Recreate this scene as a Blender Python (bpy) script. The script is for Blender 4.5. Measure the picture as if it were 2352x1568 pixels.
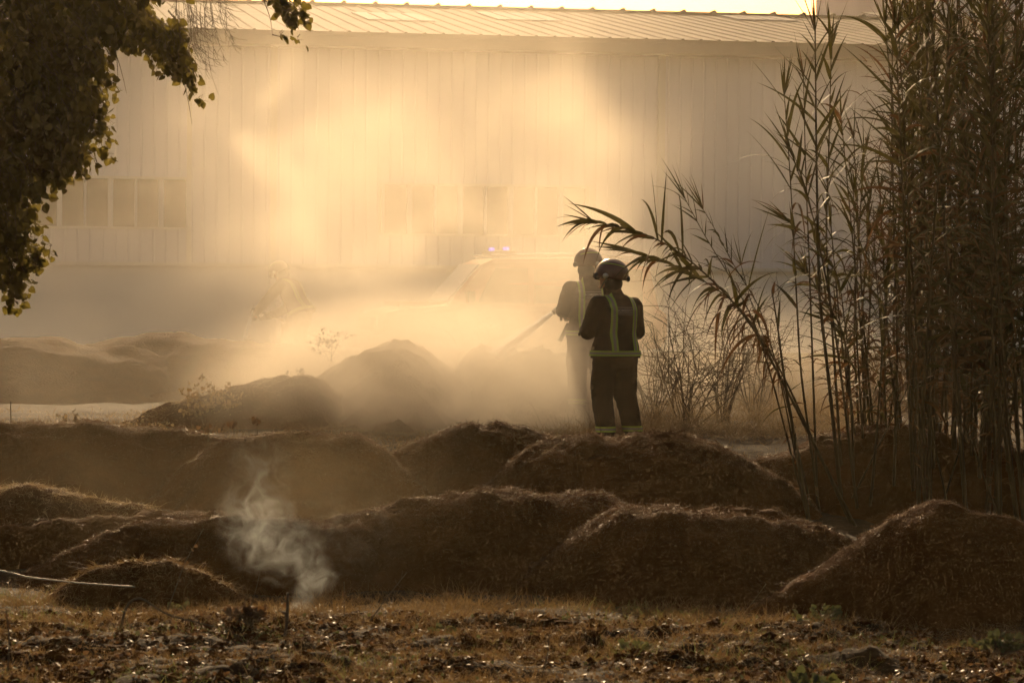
import bpy, bmesh, math, random
import numpy as np
from mathutils import Vector, Matrix, Euler, noise
from mathutils.bvhtree import BVHTree

for _o in list(bpy.data.objects):
    bpy.data.objects.remove(_o)
SC = bpy.context.scene
COL = SC.collection
R = math.radians
rnd = random.Random(7)
rng = np.random.default_rng(11)

# ------------------------------------------------------------------ camera
FOC = 100.0
CAM_POS = Vector((0.0, 0.0, 1.6))
PITCH = math.atan((784 - 655) / 6533.0)
ROLL = R(-0.5)
cam_d = bpy.data.cameras.new('camera')
cam = bpy.data.objects.new('camera', cam_d)
COL.objects.link(cam)
cam_d.lens = FOC
cam_d.sensor_width = 36.0
cam_d.clip_start = 0.1
cam_d.clip_end = 4000.0
cam_d.dof.use_dof = True
cam_d.dof.focus_distance = 28.0
cam_d.dof.aperture_fstop = 6.3
CAM_ROT = (Matrix.Rotation(R(90) - PITCH, 3, 'X') @ Matrix.Rotation(-ROLL, 3, 'Z'))
cam.matrix_world = Matrix.Translation(CAM_POS) @ CAM_ROT.to_4x4()
SC.camera = cam

# ------------------------------------------------------------------ light
SUN_EL, SUN_AZ = R(18.5), R(-4.7)          # azimuth: from +Y towards +X
world = bpy.data.worlds.new("World")
SC.world = world
world.use_nodes = True
wn = world.node_tree
wn.nodes.clear()
w_out = wn.nodes.new('ShaderNodeOutputWorld')
w_bg = wn.nodes.new('ShaderNodeBackground')
w_sky = wn.nodes.new('ShaderNodeTexSky')
w_sky.sky_type = 'NISHITA'
w_sky.sun_disc = False
w_sky.sun_elevation = SUN_EL
w_sky.sun_rotation = SUN_AZ
w_sky.air_density = 1.6
w_sky.dust_density = 6.0
w_sky.ozone_density = 0.6
w_bg.inputs['Strength'].default_value = 0.085
w_tint = wn.nodes.new('ShaderNodeMix')          # the smoky evening air warms the whole sky
w_tint.data_type = 'RGBA'; w_tint.blend_type = 'MULTIPLY'; w_tint.inputs[0].default_value = 1.0
w_tint.inputs[7].default_value = (1.0, 0.81, 0.68, 1)
wn.links.new(w_sky.outputs[0], w_tint.inputs[6])
wn.links.new(w_tint.outputs[2], w_bg.inputs[0])
wn.links.new(w_bg.outputs[0], w_out.inputs[0])

sun_d = bpy.data.lights.new('sun', 'SUN')
sun = bpy.data.objects.new('sun', sun_d)
COL.objects.link(sun)
sun_d.energy = 5.0
sun_d.angle = R(0.53)
sun_d.color = (1.0, 0.72, 0.42)
sun_dir = Vector((math.sin(SUN_AZ) * math.cos(SUN_EL), math.cos(SUN_AZ) * math.cos(SUN_EL), math.sin(SUN_EL)))
sun.rotation_euler = sun_dir.to_track_quat('Z', 'Y').to_euler()
sun.location = sun_dir * 200

vs = SC.view_settings
SC.display_settings.display_device = 'sRGB'
vs.view_transform = 'Standard'
vs.look = 'None'
vs.exposure = 0.45
vs.gamma = 1.0
vs.use_curve_mapping = False

cy = SC.cycles
cy.use_denoising = True
cy.denoiser = 'OPENIMAGEDENOISE'
cy.max_bounces = 5
cy.diffuse_bounces = 2
cy.glossy_bounces = 2
cy.transmission_bounces = 4
cy.transparent_max_bounces = 12
cy.volume_bounces = 1
cy.volume_step_rate = 2.0
cy.volume_max_steps = 160
cy.sample_clamp_indirect = 3.0
cy.use_light_tree = False
cy.use_adaptive_sampling = True
cy.adaptive_threshold = 0.025

# ------------------------------------------------------------------ helpers
def PX(u, v, d):
    """world point seen at picture position (u, v) of a 2352x1568 frame, d metres away along +Y"""
    k = 36.0 / FOC / 2352.0
    ray = CAM_ROT @ Vector(((u - 1176.0) * k, (784.0 - v) * k, -1.0))
    return CAM_POS + ray * (d / ray.y)

def tag(o, label=None, cat=None, group=None, kind=None):
    if label: o['label'] = label
    if cat: o['category'] = cat
    if group: o['group'] = group
    if kind: o['kind'] = kind
    return o

def empty(name, loc, rz=0.0):
    o = bpy.data.objects.new(name, None)
    COL.objects.link(o)
    o.location = loc
    o.rotation_euler = (0, 0, rz)
    o.empty_display_size = 0.1
    return o

class MB:
    """collects vertices and faces; build() links them as ONE mesh object"""
    def __init__(self):
        self.V = []; self.F4 = []; self.F3 = []; self.n = 0; self.M4 = []; self.M3 = []
    def add(self, V, F, mi=0):
        V = np.asarray(V, dtype=np.float32).reshape(-1, 3)
        F = np.asarray(F, dtype=np.int64)
        if F.size:
            if F.shape[1] == 4:
                self.F4.append(F + self.n); self.M4.append(np.full(len(F), mi))
            else:
                self.F3.append(F + self.n); self.M3.append(np.full(len(F), mi))
        self.V.append(V); self.n += len(V)
    def box(self, a, b, mi=0, M=None):
        x0, y0, z0 = a; x1, y1, z1 = b
        V = np.array([(x0,y0,z0),(x1,y0,z0),(x1,y1,z0),(x0,y1,z0),(x0,y0,z1),(x1,y0,z1),(x1,y1,z1),(x0,y1,z1)], dtype=float)
        if M is not None:
            V = np.array([tuple(M @ Vector(p)) for p in V])
        self.add(V, [(0,3,2,1),(4,5,6,7),(0,1,5,4),(1,2,6,5),(2,3,7,6),(3,0,4,7)], mi)
    def tube(self, pts, rad, n=8, mi=0, cap=True, flat=1.0):
        P = np.asarray([tuple(p) for p in pts], dtype=float)
        m = len(P)
        rad = np.broadcast_to(np.asarray(rad, dtype=float), (m,)) if np.ndim(rad) == 0 else np.asarray(rad, dtype=float)
        T = np.gradient(P, axis=0)
        T /= np.linalg.norm(T, axis=1, keepdims=True) + 1e-9
        up = np.array([0, 0, 1.0]) if abs(T[0, 2]) < 0.9 else np.array([1.0, 0, 0])
        a = np.cross(T[0], up); a /= np.linalg.norm(a)
        rings = []
        ang = np.linspace(0, 2 * np.pi, n, endpoint=False)
        for i in range(m):
            a = a - T[i] * np.dot(a, T[i]); a /= np.linalg.norm(a) + 1e-9
            b = np.cross(T[i], a)
            rings.append(P[i] + rad[i] * (np.outer(np.cos(ang), a) + flat * np.outer(np.sin(ang), b)))
        V = np.concatenate(rings)
        i = np.arange(m - 1)[:, None] * n; j = np.arange(n)[None, :]; j2 = (j + 1) % n
        F = np.stack([i + j, i + j2, i + n + j2, i + n + j], axis=-1).reshape(-1, 4)
        base = self.n
        self.add(V, F, mi)
        if cap:
            self.add([P[0], P[-1]], np.zeros((0, 3), int))
            c0 = m * n; c1 = c0 + 1
            jj = np.arange(n); k2 = (jj + 1) % n
            T0 = np.stack([k2, jj, np.full(n, c0)], 1); T1 = np.stack([(m - 1) * n + jj, (m - 1) * n + k2, np.full(n, c1)], 1)
            self.F3.append(np.concatenate([T0, T1]) + base); self.M3.append(np.full(2 * n, mi))
    def blades(self, root, dirv, length, width, bend=0.5, segs=3, droop=None, side=None, mi=0, taper=1.0, r=None):
        """many ribbon blades at once. dirv: start direction, bends towards droop"""
        r = r or rng
        N = len(root)
        root = np.asarray(root, float); dirv = np.asarray(dirv, float)
        dirv = dirv / (np.linalg.norm(dirv, axis=1, keepdims=True) + 1e-9)
        length = np.broadcast_to(length, (N,)); width = np.broadcast_to(width, (N,)); bend = np.broadcast_to(bend, (N,))
        if droop is None:
            droop = np.tile(np.array([0, 0, -1.0]), (N, 1))
        if side is None:
            s = np.cross(dirv, r.normal(size=(N, 3)))
        else:
            s = side
        s = s / (np.linalg.norm(s, axis=1, keepdims=True) + 1e-9)
        p = root.copy(); d = dirv.copy()
        V = np.zeros((N, segs + 1, 2, 3))
        for k in range(segs + 1):
            t = k / segs
            w = width * ((1 - t ** 1.6) * (0.55 + 0.45 * min(1, t * 4)) if taper else 1.0) * 0.5
            w = np.maximum(w, 0.0004)
            V[:, k, 0] = p - s * w[:, None]; V[:, k, 1] = p + s * w[:, None]
            d = d + droop * (bend / segs)[:, None] * 1.0
            d /= np.linalg.norm(d, axis=1, keepdims=True) + 1e-9
            p = p + d * (length / segs)[:, None]
        V = V.reshape(-1, 3)
        b = (np.arange(N) * 2 * (segs + 1))[:, None]; k = (np.arange(segs) * 2)[None, :]
        q = b + k
        F = np.stack([q, q + 1, q + 3, q + 2], axis=-1).reshape(-1, 4)
        self.add(V, F, mi)
    def build(self, name, mat=None, parent=None, smooth=False, mats=None):
        V = np.concatenate(self.V) if self.V else np.zeros((0, 3))
        me = bpy.data.meshes.new(name)
        f4 = np.concatenate(self.F4) if self.F4 else np.zeros((0, 4), int)
        f3 = np.concatenate(self.F3) if self.F3 else np.zeros((0, 3), int)
        me.vertices.add(len(V)); me.vertices.foreach_set('co', V.astype(np.float32).ravel())
        nl = f4.size + f3.size
        me.loops.add(nl)
        me.loops.foreach_set('vertex_index', np.concatenate([f4.ravel(), f3.ravel()]).astype(np.int32))
        me.polygons.add(len(f4) + len(f3))
        st = np.concatenate([np.arange(len(f4)) * 4, f4.size + np.arange(len(f3)) * 3]).astype(np.int32)
        me.polygons.foreach_set('loop_start', st)
        mi = np.concatenate(([np.concatenate(self.M4)] if self.M4 else []) + ([np.concatenate(self.M3)] if self.M3 else []) + [np.zeros(0)]).astype(np.int32)
        me.polygons.foreach_set('material_index', mi)
        me.polygons.foreach_set('use_smooth', np.full(len(f4) + len(f3), smooth))
        me.update(calc_edges=True)
        me.validate()
        for m in (mats or ([mat] if mat else [])):
            me.materials.append(m)
        o = bpy.data.objects.new(name, me)
        COL.objects.link(o)
        if parent is not None:
            o.parent = parent
        return o

def vnoise(x, y, seed=0, scale=1.0, octaves=4, gain=0.5):
    """cheap value noise fbm in numpy"""
    x = np.asarray(x, float) / scale; y = np.asarray(y, float) / scale
    out = np.zeros_like(x); amp = 1.0; tot = 0
    for o in range(octaves):
        xi = np.floor(x).astype(np.int64); yi = np.floor(y).astype(np.int64)
        fx = x - xi; fy = y - yi
        fx = fx * fx * (3 - 2 * fx); fy = fy * fy * (3 - 2 * fy)
        def h(a, b):
            n = (a * 374761393 + b * 668265263 + (seed + o * 17) * 974711) & 0xffffffff
            n = ((n ^ (n >> 13)) * 1274126177) & 0xffffffff
            return ((n ^ (n >> 16)) & 0xffff) / 65535.0
        v = (h(xi, yi) * (1 - fx) + h(xi + 1, yi) * fx) * (1 - fy) + (h(xi, yi + 1) * (1 - fx) + h(xi + 1, yi + 1) * fx) * fy
        out += v * amp; tot += amp; amp *= gain
        x = x * 2.03 + 3.1; y = y * 2.03 + 1.7
    return out / tot * 2 - 1

# ------------------------------------------------------------------ materials
def mat(name, col, rough=0.8, col2=None, scale=8.0, detail=6.0, spec=0.3, metal=0.0, bump=0.0, bump_scale=40.0,
        transl=0.0, tcol=None, rand=0.0, emit=None, estr=0.0, ramp=(0.35, 0.65), coords='Object', stretch=None):
    m = bpy.data.materials.new(name)
    m.use_nodes = True
    nt = m.node_tree; nd = nt.nodes; L = nt.links
    p = nd['Principled BSDF']; out = nd['Material Output']
    p.inputs['Base Color'].default_value = (*col, 1)
    p.inputs['Roughness'].default_value = rough
    p.inputs['Metallic'].default_value = metal
    p.inputs['Specular IOR Level'].default_value = spec
    csock = None
    tc = nd.new('ShaderNodeTexCoord')
    vec = tc.outputs[coords]
    if stretch:
        mp = nd.new('ShaderNodeMapping'); mp.inputs['Scale'].default_value = stretch
        L.new(vec, mp.inputs[0]); vec = mp.outputs[0]
    if col2 is not None:
        n = nd.new('ShaderNodeTexNoise'); n.inputs['Scale'].default_value = scale; n.inputs['Detail'].default_value = detail
        n.inputs['Roughness'].default_value = 0.6
        L.new(vec, n.inputs['Vector'])
        r = nd.new('ShaderNodeValToRGB')
        r.color_ramp.elements[0].position = ramp[0]; r.color_ramp.elements[1].position = ramp[1]
        r.color_ramp.elements[0].color = (*col, 1); r.color_ramp.elements[1].color = (*col2, 1)
        L.new(n.outputs['Fac'], r.inputs[0]); csock = r.outputs[0]
    if rand > 0:
        g = nd.new('ShaderNodeNewGeometry')
        hs = nd.new('ShaderNodeHueSaturation')
        mr = nd.new('ShaderNodeMapRange'); mr.inputs[3].default_value = 1 - rand; mr.inputs[4].default_value = 1 + rand
        L.new(g.outputs['Random Per Island'], mr.inputs[0]); L.new(mr.outputs[0], hs.inputs['Value'])
        hs.inputs['Color'].default_value = (*col, 1)
        if csock: L.new(csock, hs.inputs['Color'])
        csock = hs.outputs[0]
    if csock: L.new(csock, p.inputs['Base Color'])
    if bump > 0:
        n2 = nd.new('ShaderNodeTexNoise'); n2.inputs['Scale'].default_value = bump_scale; n2.inputs['Detail'].default_value = 5
        L.new(vec, n2.inputs['Vector'])
        b = nd.new('ShaderNodeBump'); b.inputs['Strength'].default_value = bump; b.inputs['Distance'].default_value = 0.02
        L.new(n2.outputs['Fac'], b.inputs['Height']); L.new(b.outputs[0], p.inputs['Normal'])
    if emit is not None:
        p.inputs['Emission Color'].default_value = (*emit, 1); p.inputs['Emission Strength'].default_value = estr
    if transl > 0:
        t = nd.new('ShaderNodeBsdfTranslucent'); t.inputs[0].default_value = (*(tcol or col), 1)
        mx = nd.new('ShaderNodeMixShader'); mx.inputs[0].default_value = transl
        L.new(p.outputs[0], mx.inputs[1]); L.new(t.outputs[0], mx.inputs[2]); L.new(mx.outputs[0], out.inputs[0])
    return m

M = {}
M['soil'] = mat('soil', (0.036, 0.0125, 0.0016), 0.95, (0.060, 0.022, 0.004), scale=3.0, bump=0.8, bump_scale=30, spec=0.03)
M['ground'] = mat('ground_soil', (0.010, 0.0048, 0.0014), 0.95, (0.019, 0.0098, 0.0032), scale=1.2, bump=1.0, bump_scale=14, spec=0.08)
M['straw'] = mat('straw', (0.16, 0.115, 0.06), 0.55, spec=0.5, transl=0.35, tcol=(0.28, 0.19, 0.09), rand=0.5)
M['fibre'] = mat('root_fibre', (0.042, 0.017, 0.0035), 0.5, spec=0.14, transl=0.22, tcol=(0.12, 0.06, 0.022), rand=0.35)
M['grass'] = mat('dry_grass', (0.10, 0.068, 0.028), 0.5, spec=0.35, transl=0.42, tcol=(0.20, 0.125, 0.045), rand=0.5)
M['green_grass'] = mat('green_grass', (0.07, 0.09, 0.03), 0.5, spec=0.4, transl=0.45, tcol=(0.16, 0.18, 0.05), rand=0.4)
M['leaf'] = mat('weed_leaf', (0.045, 0.055, 0.025), 0.6, (0.07, 0.085, 0.04), scale=30, spec=0.35, transl=0.25, tcol=(0.12, 0.13, 0.04), rand=0.3)
M['dead_leaf'] = mat('dead_leaf', (0.045, 0.025, 0.012), 0.55, (0.08, 0.047, 0.022), scale=30, spec=0.4, transl=0.2, tcol=(0.22, 0.12, 0.05), rand=0.4)
M['twig'] = mat('twig_bark', (0.06, 0.042, 0.028), 0.8, (0.10, 0.075, 0.05), scale=20, spec=0.25)
M['cane'] = mat('cane_stem', (0.028, 0.017, 0.007), 0.7, (0.052, 0.035, 0.014), scale=6, spec=0.12, stretch=(6, 6, 0.5))
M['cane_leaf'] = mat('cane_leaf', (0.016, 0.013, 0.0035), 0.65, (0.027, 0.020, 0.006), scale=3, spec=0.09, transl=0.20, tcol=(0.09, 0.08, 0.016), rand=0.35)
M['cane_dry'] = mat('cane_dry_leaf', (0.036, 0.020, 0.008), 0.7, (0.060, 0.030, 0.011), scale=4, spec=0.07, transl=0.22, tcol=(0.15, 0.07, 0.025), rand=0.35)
M['tree_leaf'] = mat('tree_leaf', (0.014, 0.013, 0.003), 0.55, (0.022, 0.019, 0.005), scale=4, spec=0.10, transl=0.42, tcol=(0.20, 0.165, 0.03), rand=0.35)
M['bark'] = mat('bark', (0.055, 0.042, 0.030), 0.9, (0.11, 0.085, 0.06), scale=10, bump=0.6, bump_scale=30, stretch=(1, 1, 0.3))
M['panel'] = mat('painted_sheet', (0.48, 0.48, 0.56), 0.6, (0.55, 0.55, 0.63), scale=0.6, spec=0.35, stretch=(1, 1, 0.15))
M['concrete'] = mat('concrete', (0.68, 0.66, 0.66), 0.9, (0.76, 0.74, 0.74), scale=1.0, bump=0.2, spec=0.2)
M['roof'] = mat('roof_sheet', (0.095, 0.08, 0.068), 0.95, (0.125, 0.105, 0.09), scale=0.8, spec=0.08)
M['skylight'] = mat('skylight_sheet', (0.18, 0.175, 0.18), 0.9, spec=0.05)
M['glass'] = mat('window_glass', (0.016, 0.013, 0.008), 0.6, spec=0.1)
M['frame'] = mat('window_frame', (0.5, 0.49, 0.48), 0.5, spec=0.4)
# ------------------------------------------------------------------ terrain
def fore_z(x, y):
    """rough dug soil of the foreground"""
    w = np.clip((19.6 - y) / 1.6, 0, 1)
    return w * (0.12 * np.maximum(0, vnoise(x, y, 21, 0.40, 4)) + 0.05 * np.maximum(-0.3, vnoise(x, y, 22, 0.13, 3)))
def ground_z(x, y):
    x = np.asarray(x, float); y = np.asarray(y, float)
    z = np.interp(y, [0, 14, 17, 21, 24, 28, 32, 40, 50, 70, 120], [-0.55, -0.55, -0.60, -0.65, -0.40, 0.0, 0.10, 0.18, 0.25, 0.25, 0.25])
    return z + 0.04 * vnoise(x, y, 3, 2.5, 4) * np.clip((60 - y) / 30, 0, 1)

def build_ground():
    mb = MB()
    xs = np.unique(np.concatenate([np.linspace(-300, -14, 30), np.arange(-14, -4.6, 0.12), np.arange(-4.6, 4.6, 0.04), np.arange(4.6, 14, 0.12), np.linspace(14, 300, 30)]))
    ys = np.unique(np.concatenate([np.linspace(-40, 10, 20), np.arange(10, 20.6, 0.045), np.arange(20.6, 52, 0.12), np.linspace(52, 900, 60)]))
    X, Y = np.meshgrid(xs, ys)
    near = np.clip((46 - Y) / 10, 0, 1) * (np.abs(X) < 14)
    Z = ground_z(X, Y) + near * 0.035 * vnoise(X, Y, 9, 0.5, 3)
    Z = Z + fore_z(X, Y) * (Y > 10.5) * (np.abs(X) < 5)
    V = np.stack([X, Y, Z], -1).reshape(-1, 3)
    ny, nx = X.shape
    i = np.arange(ny - 1)[:, None] * nx; j = np.arange(nx - 1)[None, :]
    q = i + j
    F = np.stack([q, q + 1, q + 1 + nx, q + nx], -1).reshape(-1, 4)
    mb.add(V, F)
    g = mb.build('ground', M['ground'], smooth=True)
    tag(g, kind='structure')
build_ground()

# ------------------------------------------------------------------ heaps of soil
MOUNDS = {}
def mound(key, d, ridge, label, wf=1.25, wb=1.5, straw=20000, group='soil heaps near the camera', seed=0, rough=0.11, res=0.07, smat='fibre', slen=0.034):
    """a heap: its crest runs through the ridge points at distance d; it falls away in front and behind"""
    P = [PX(u, v, d) for u, v in ridge]
    rx = np.array([p.x for p in P]); rz = np.array([p.z for p in P])
    gz = float(ground_z(rx.mean(), d))
    x0, x1 = rx[0] - 0.5, rx[-1] + 0.5
    xs = np.arange(x0, x1 + res, res); ys = np.arange(d - wf * 1.25, d + wb * 1.25 + res, res)
    X, Y = np.meshgrid(xs, ys)
    def crest(x):
        xk = np.concatenate([[rx[0] - 0.5], rx, [rx[-1] + 0.5]]); zk = np.concatenate([[gz - 0.15], rz, [gz - 0.15]])
        a = np.interp(x, xk, zk)
        for s in (-0.09, 0.09, -0.045, 0.045):
            a = a + np.interp(x + s, xk, zk)
        return a / 5
    wig = 0.25 * vnoise(X, X * 0, seed + 5, 1.3, 2)
    def zf(X, Y):
        h = crest(X) - gz
        t = (Y - d - 0.20 * vnoise(X, X * 0, seed + 5, 1.3, 2)) 
        hs = np.clip(h / 0.7, 0.35, 1.3)
        t = np.where(t < 0, -t / (wf * hs), t / (wb * hs))
        prof = np.where(t < 1.25, 0.5 + 0.5 * np.cos(np.clip(t / 1.25, 0, 1) * np.pi), 0)
        prof = prof ** 0.85
        z = ground_z(X, Y) - 0.06 + (h + 0.06) * prof
        amp = np.clip(h, 0.1, 0.8)
        z = z + rough * amp * vnoise(X, Y, seed, 0.45, 4) + 0.5 * rough * vnoise(X, Y, seed + 2, 0.12, 2)
        return z
    Z = zf(X, Y)
    mb = MB()
    ny, nx = X.shape
    V = np.stack([X, Y, Z], -1).reshape(-1, 3)
    q = np.arange(ny - 1)[:, None] * nx + np.arange(nx - 1)[None, :]
    F = np.stack([q, q + 1, q + 1 + nx, q + nx], -1).reshape(-1, 4)
    # closed underside
    mb.add(V, F)
    Vb = V.copy(); Vb[:, 2] = np.minimum(V[:, 2] - 0.02, gz - 0.35)
    mb.add(Vb, F[:, ::-1])
    n = ny * nx
    rim = []
    top = np.arange(nx); bot = (ny - 1) * nx + np.arange(nx); lf = np.arange(ny) * nx; rt = lf + nx - 1
    for e, flip in ((top, 1), (bot, 0), (lf, 0), (rt, 1)):
        a, b = e[:-1], e[1:]
        f = np.stack([a, b, b + n, a + n], 1)
        rim.append(f if not flip else f[:, ::-1])
    rim = np.concatenate(rim)
    mb.F4.append(rim); mb.M4.append(np.zeros(len(rim)))
    cx = float(rx.mean())
    root = empty('soil_heap', (cx, d, gz))
    tag(root, label, 'soil heap', group)
    for k in range(len(mb.V)):
        mb.V[k] = mb.V[k] - np.array([cx, d, gz], dtype=np.float32)
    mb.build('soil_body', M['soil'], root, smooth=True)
    if straw:
        r2 = np.random.default_rng(100 + seed)
        N = straw
        x = r2.uniform(rx[0] - 0.3, rx[-1] + 0.3, N)
        y = d + np.where(r2.random(N) < 0.75, r2.normal(0, 0.28, N), r2.uniform(-wf, wb * 0.5, N))
        z = zf(x, y)
        e = 0.03
        nx_ = -(zf(x + e, y) - z) / e; ny_ = -(zf(x, y + e) - z) / e
        nrm = np.stack([nx_, ny_, np.ones(N)], 1); nrm /= np.linalg.norm(nrm, axis=1, keepdims=True)
        dr = nrm * r2.uniform(0.1, 0.9, N)[:, None] + r2.normal(0, 0.9, (N, 3)) * np.array([1, 1, 0.35])
        sb = MB()
        L = slen * r2.lognormal(0, 0.45, N)
        sb.blades(np.stack([x, y, z + 0.004], 1) - np.array([cx, d, gz]), dr, L, r2.uniform(0.002, 0.005, N), bend=r2.uniform(0.3, 1.8, N), segs=3, r=r2)
        sb.build('root_mat', M[smat], root)
    MOUNDS[key] = (zf, d)
    return root, zf

NEAR = 'soil heaps near the camera'
FAR = 'soil heaps in the smoke'
mound('b1', 25.8, [(-90,975),(0,972),(60,968),(110,974),(190,963),(250,975),(330,984),(400,983),(450,992),(500,1010),(560,1045)], 'long dark soil heap at the left edge topped by two grassy bumps', seed=1, straw=24000)
mound('b2', 25.0, [(430,1068),(480,1030),(520,1005),(590,993),(680,990),(760,997),(840,1013),(880,1030),(905,1052),(930,1085)], 'rounded dark soil heap with grass tufts on top, behind the white smoke wisp', seed=2)
mound('b3', 25.6, [(835,1100),(880,1060),(920,1035),(980,1003),(1040,984),(1100,979),(1160,985),(1220,998),(1275,1012),(1350,1050)], 'dark domed soil heap left of the firefighter in the jacket with lettering', seed=3)
mound('b4', 24.6, [(1150,1085),(1220,1035),(1280,1014),(1370,1003),(1460,999),(1550,1002),(1620,1013),(1680,1034),(1740,1062),(1800,1100)], 'wide dark soil heap hiding the feet of the firefighter with lettering on his back', seed=4)
mound('b5', 25.4, [(1690,1095),(1750,1058),(1820,1040),(1900,1008),(1960,990),(2050,982),(2120,990),(2200,1008),(2300,1028),(2440,1040)], 'dark soil heap the giant reeds grow from', seed=5)
mound('m6', 22.8, [(-90,1130),(0,1126),(60,1106),(110,1120),(160,1141),(230,1151),(310,1157),(400,1185)], 'small soil heap at the left edge with a peak of pale dry grass', seed=6, straw=9000, smat='straw', wf=0.9, slen=0.06)
mound('m7', 22.0, [(-90,1225),(0,1210),(100,1206),(200,1190),(300,1178),(400,1172),(480,1175),(530,1182),(620,1205)], 'flat soil heap at the left edge in front of the grass peaked one', seed=7, wf=0.9, wb=1.0, straw=8000)
mound('m8', 21.2, [(90,1300),(170,1262),(260,1226),(350,1211),(450,1202),(560,1192),(700,1190),(800,1205),(860,1230)], 'low lengthwise soil heap behind the foot of the white smoke wisp', seed=8, wf=1.0, wb=0.9)
mound('m9', 21.6, [(690,1225),(800,1178),(900,1161),(1000,1146),(1080,1130),(1150,1120),(1200,1122),(1260,1138),(1320,1133),(1380,1135),(1420,1150),(1500,1195)], 'two topped dark soil heap in the middle row below the domed heap', seed=9, wf=1.25, wb=1.0, straw=24000)
mound('m10', 20.8, [(1160,1335),(1260,1272),(1340,1215),(1400,1180),(1470,1162),(1560,1162),(1650,1176),(1740,1200),(1850,1211),(1920,1230),(2000,1275)], 'broad black soil heap in the front row beside the grass strip, right of centre', seed=10, straw=24000, wf=1.1)
mound('m10b', 21.8, [(1590,1190),(1700,1176),(1800,1182),(1860,1200),(1930,1240)], 'thin soil heap peeping over the broad black heap in the front row', seed=11, wf=0.7, wb=0.7, straw=4000)
mound('m11', 19.4, [(1800,1345),(1900,1292),(1980,1240),(2050,1186),(2110,1162),(2170,1158),(2230,1184),(2300,1194),(2360,1205),(2450,1225)], 'black soil heap at the lower right corner with ashes on its left foot', seed=12, straw=9000, wf=0.95)
mound('m12', 20.0, [(190,1312),(270,1282),(330,1285),(400,1280),(480,1308)], 'tiny soil heap crowned with pale dry grass near the pale pipe', seed=13, wf=0.6, wb=0.6, straw=7000, smat='grass', slen=0.07)
mound('f1', 37.0, [(-120,785),(0,775),(60,772),(110,772),(150,780),(200,796),(260,792),(330,800),(420,840)], 'hazy soil heap at the left edge below the warehouse window', seed=20, wf=2.6, wb=2.2, straw=0, group=FAR, res=0.12)
mound('f2', 38.5, [(170,800),(280,782),(330,773),(400,769),(500,775),(600,787),(680,795),(740,815),(800,850)], 'long hazy soil heap in front of the stooping firefighter in the smoke', seed=21, wf=2.8, wb=2.2, straw=0, group=FAR, res=0.12)
mound('f3', 32.5, [(540,940),(640,915),(700,888),(740,860),(775,850),(800,823),(850,808),(870,795),(930,789),(960,795),(1000,815),(1040,850),(1090,895),(1150,945)], 'steep hazy soil heap with a lumpy top in front of the off road car', seed=22, wf=2.2, wb=2.0, straw=3000, group=FAR, res=0.08, rough=0.2)
mound('f4', 33.6, [(1030,900),(1060,830),(1090,808),(1140,822),(1190,812),(1240,810),(1280,826),(1330,840),(1420,880)], 'hazy soil heap struck by the strong water jet', seed=23, wf=2.0, wb=2.0, straw=3000, group=FAR, res=0.08, rough=0.22)
mound('f5', 35.5, [(1560,900),(1650,870),(1760,838),(1860,828),(1960,838),(2080,860),(2240,890)], 'hazy soil heap seen between the bare reed stems', seed=24, wf=2.4, wb=2.2, straw=3000, group=FAR, res=0.12)
mound('f6', 31.0, [(330,945),(430,912),(520,893),(600,878),(650,868),(700,866),(760,890),(830,930)], 'low sunlit grassy soil heap left of the steep lumpy one', seed=25, wf=1.6, wb=1.6, straw=9000, smat='straw', group=FAR)

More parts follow.
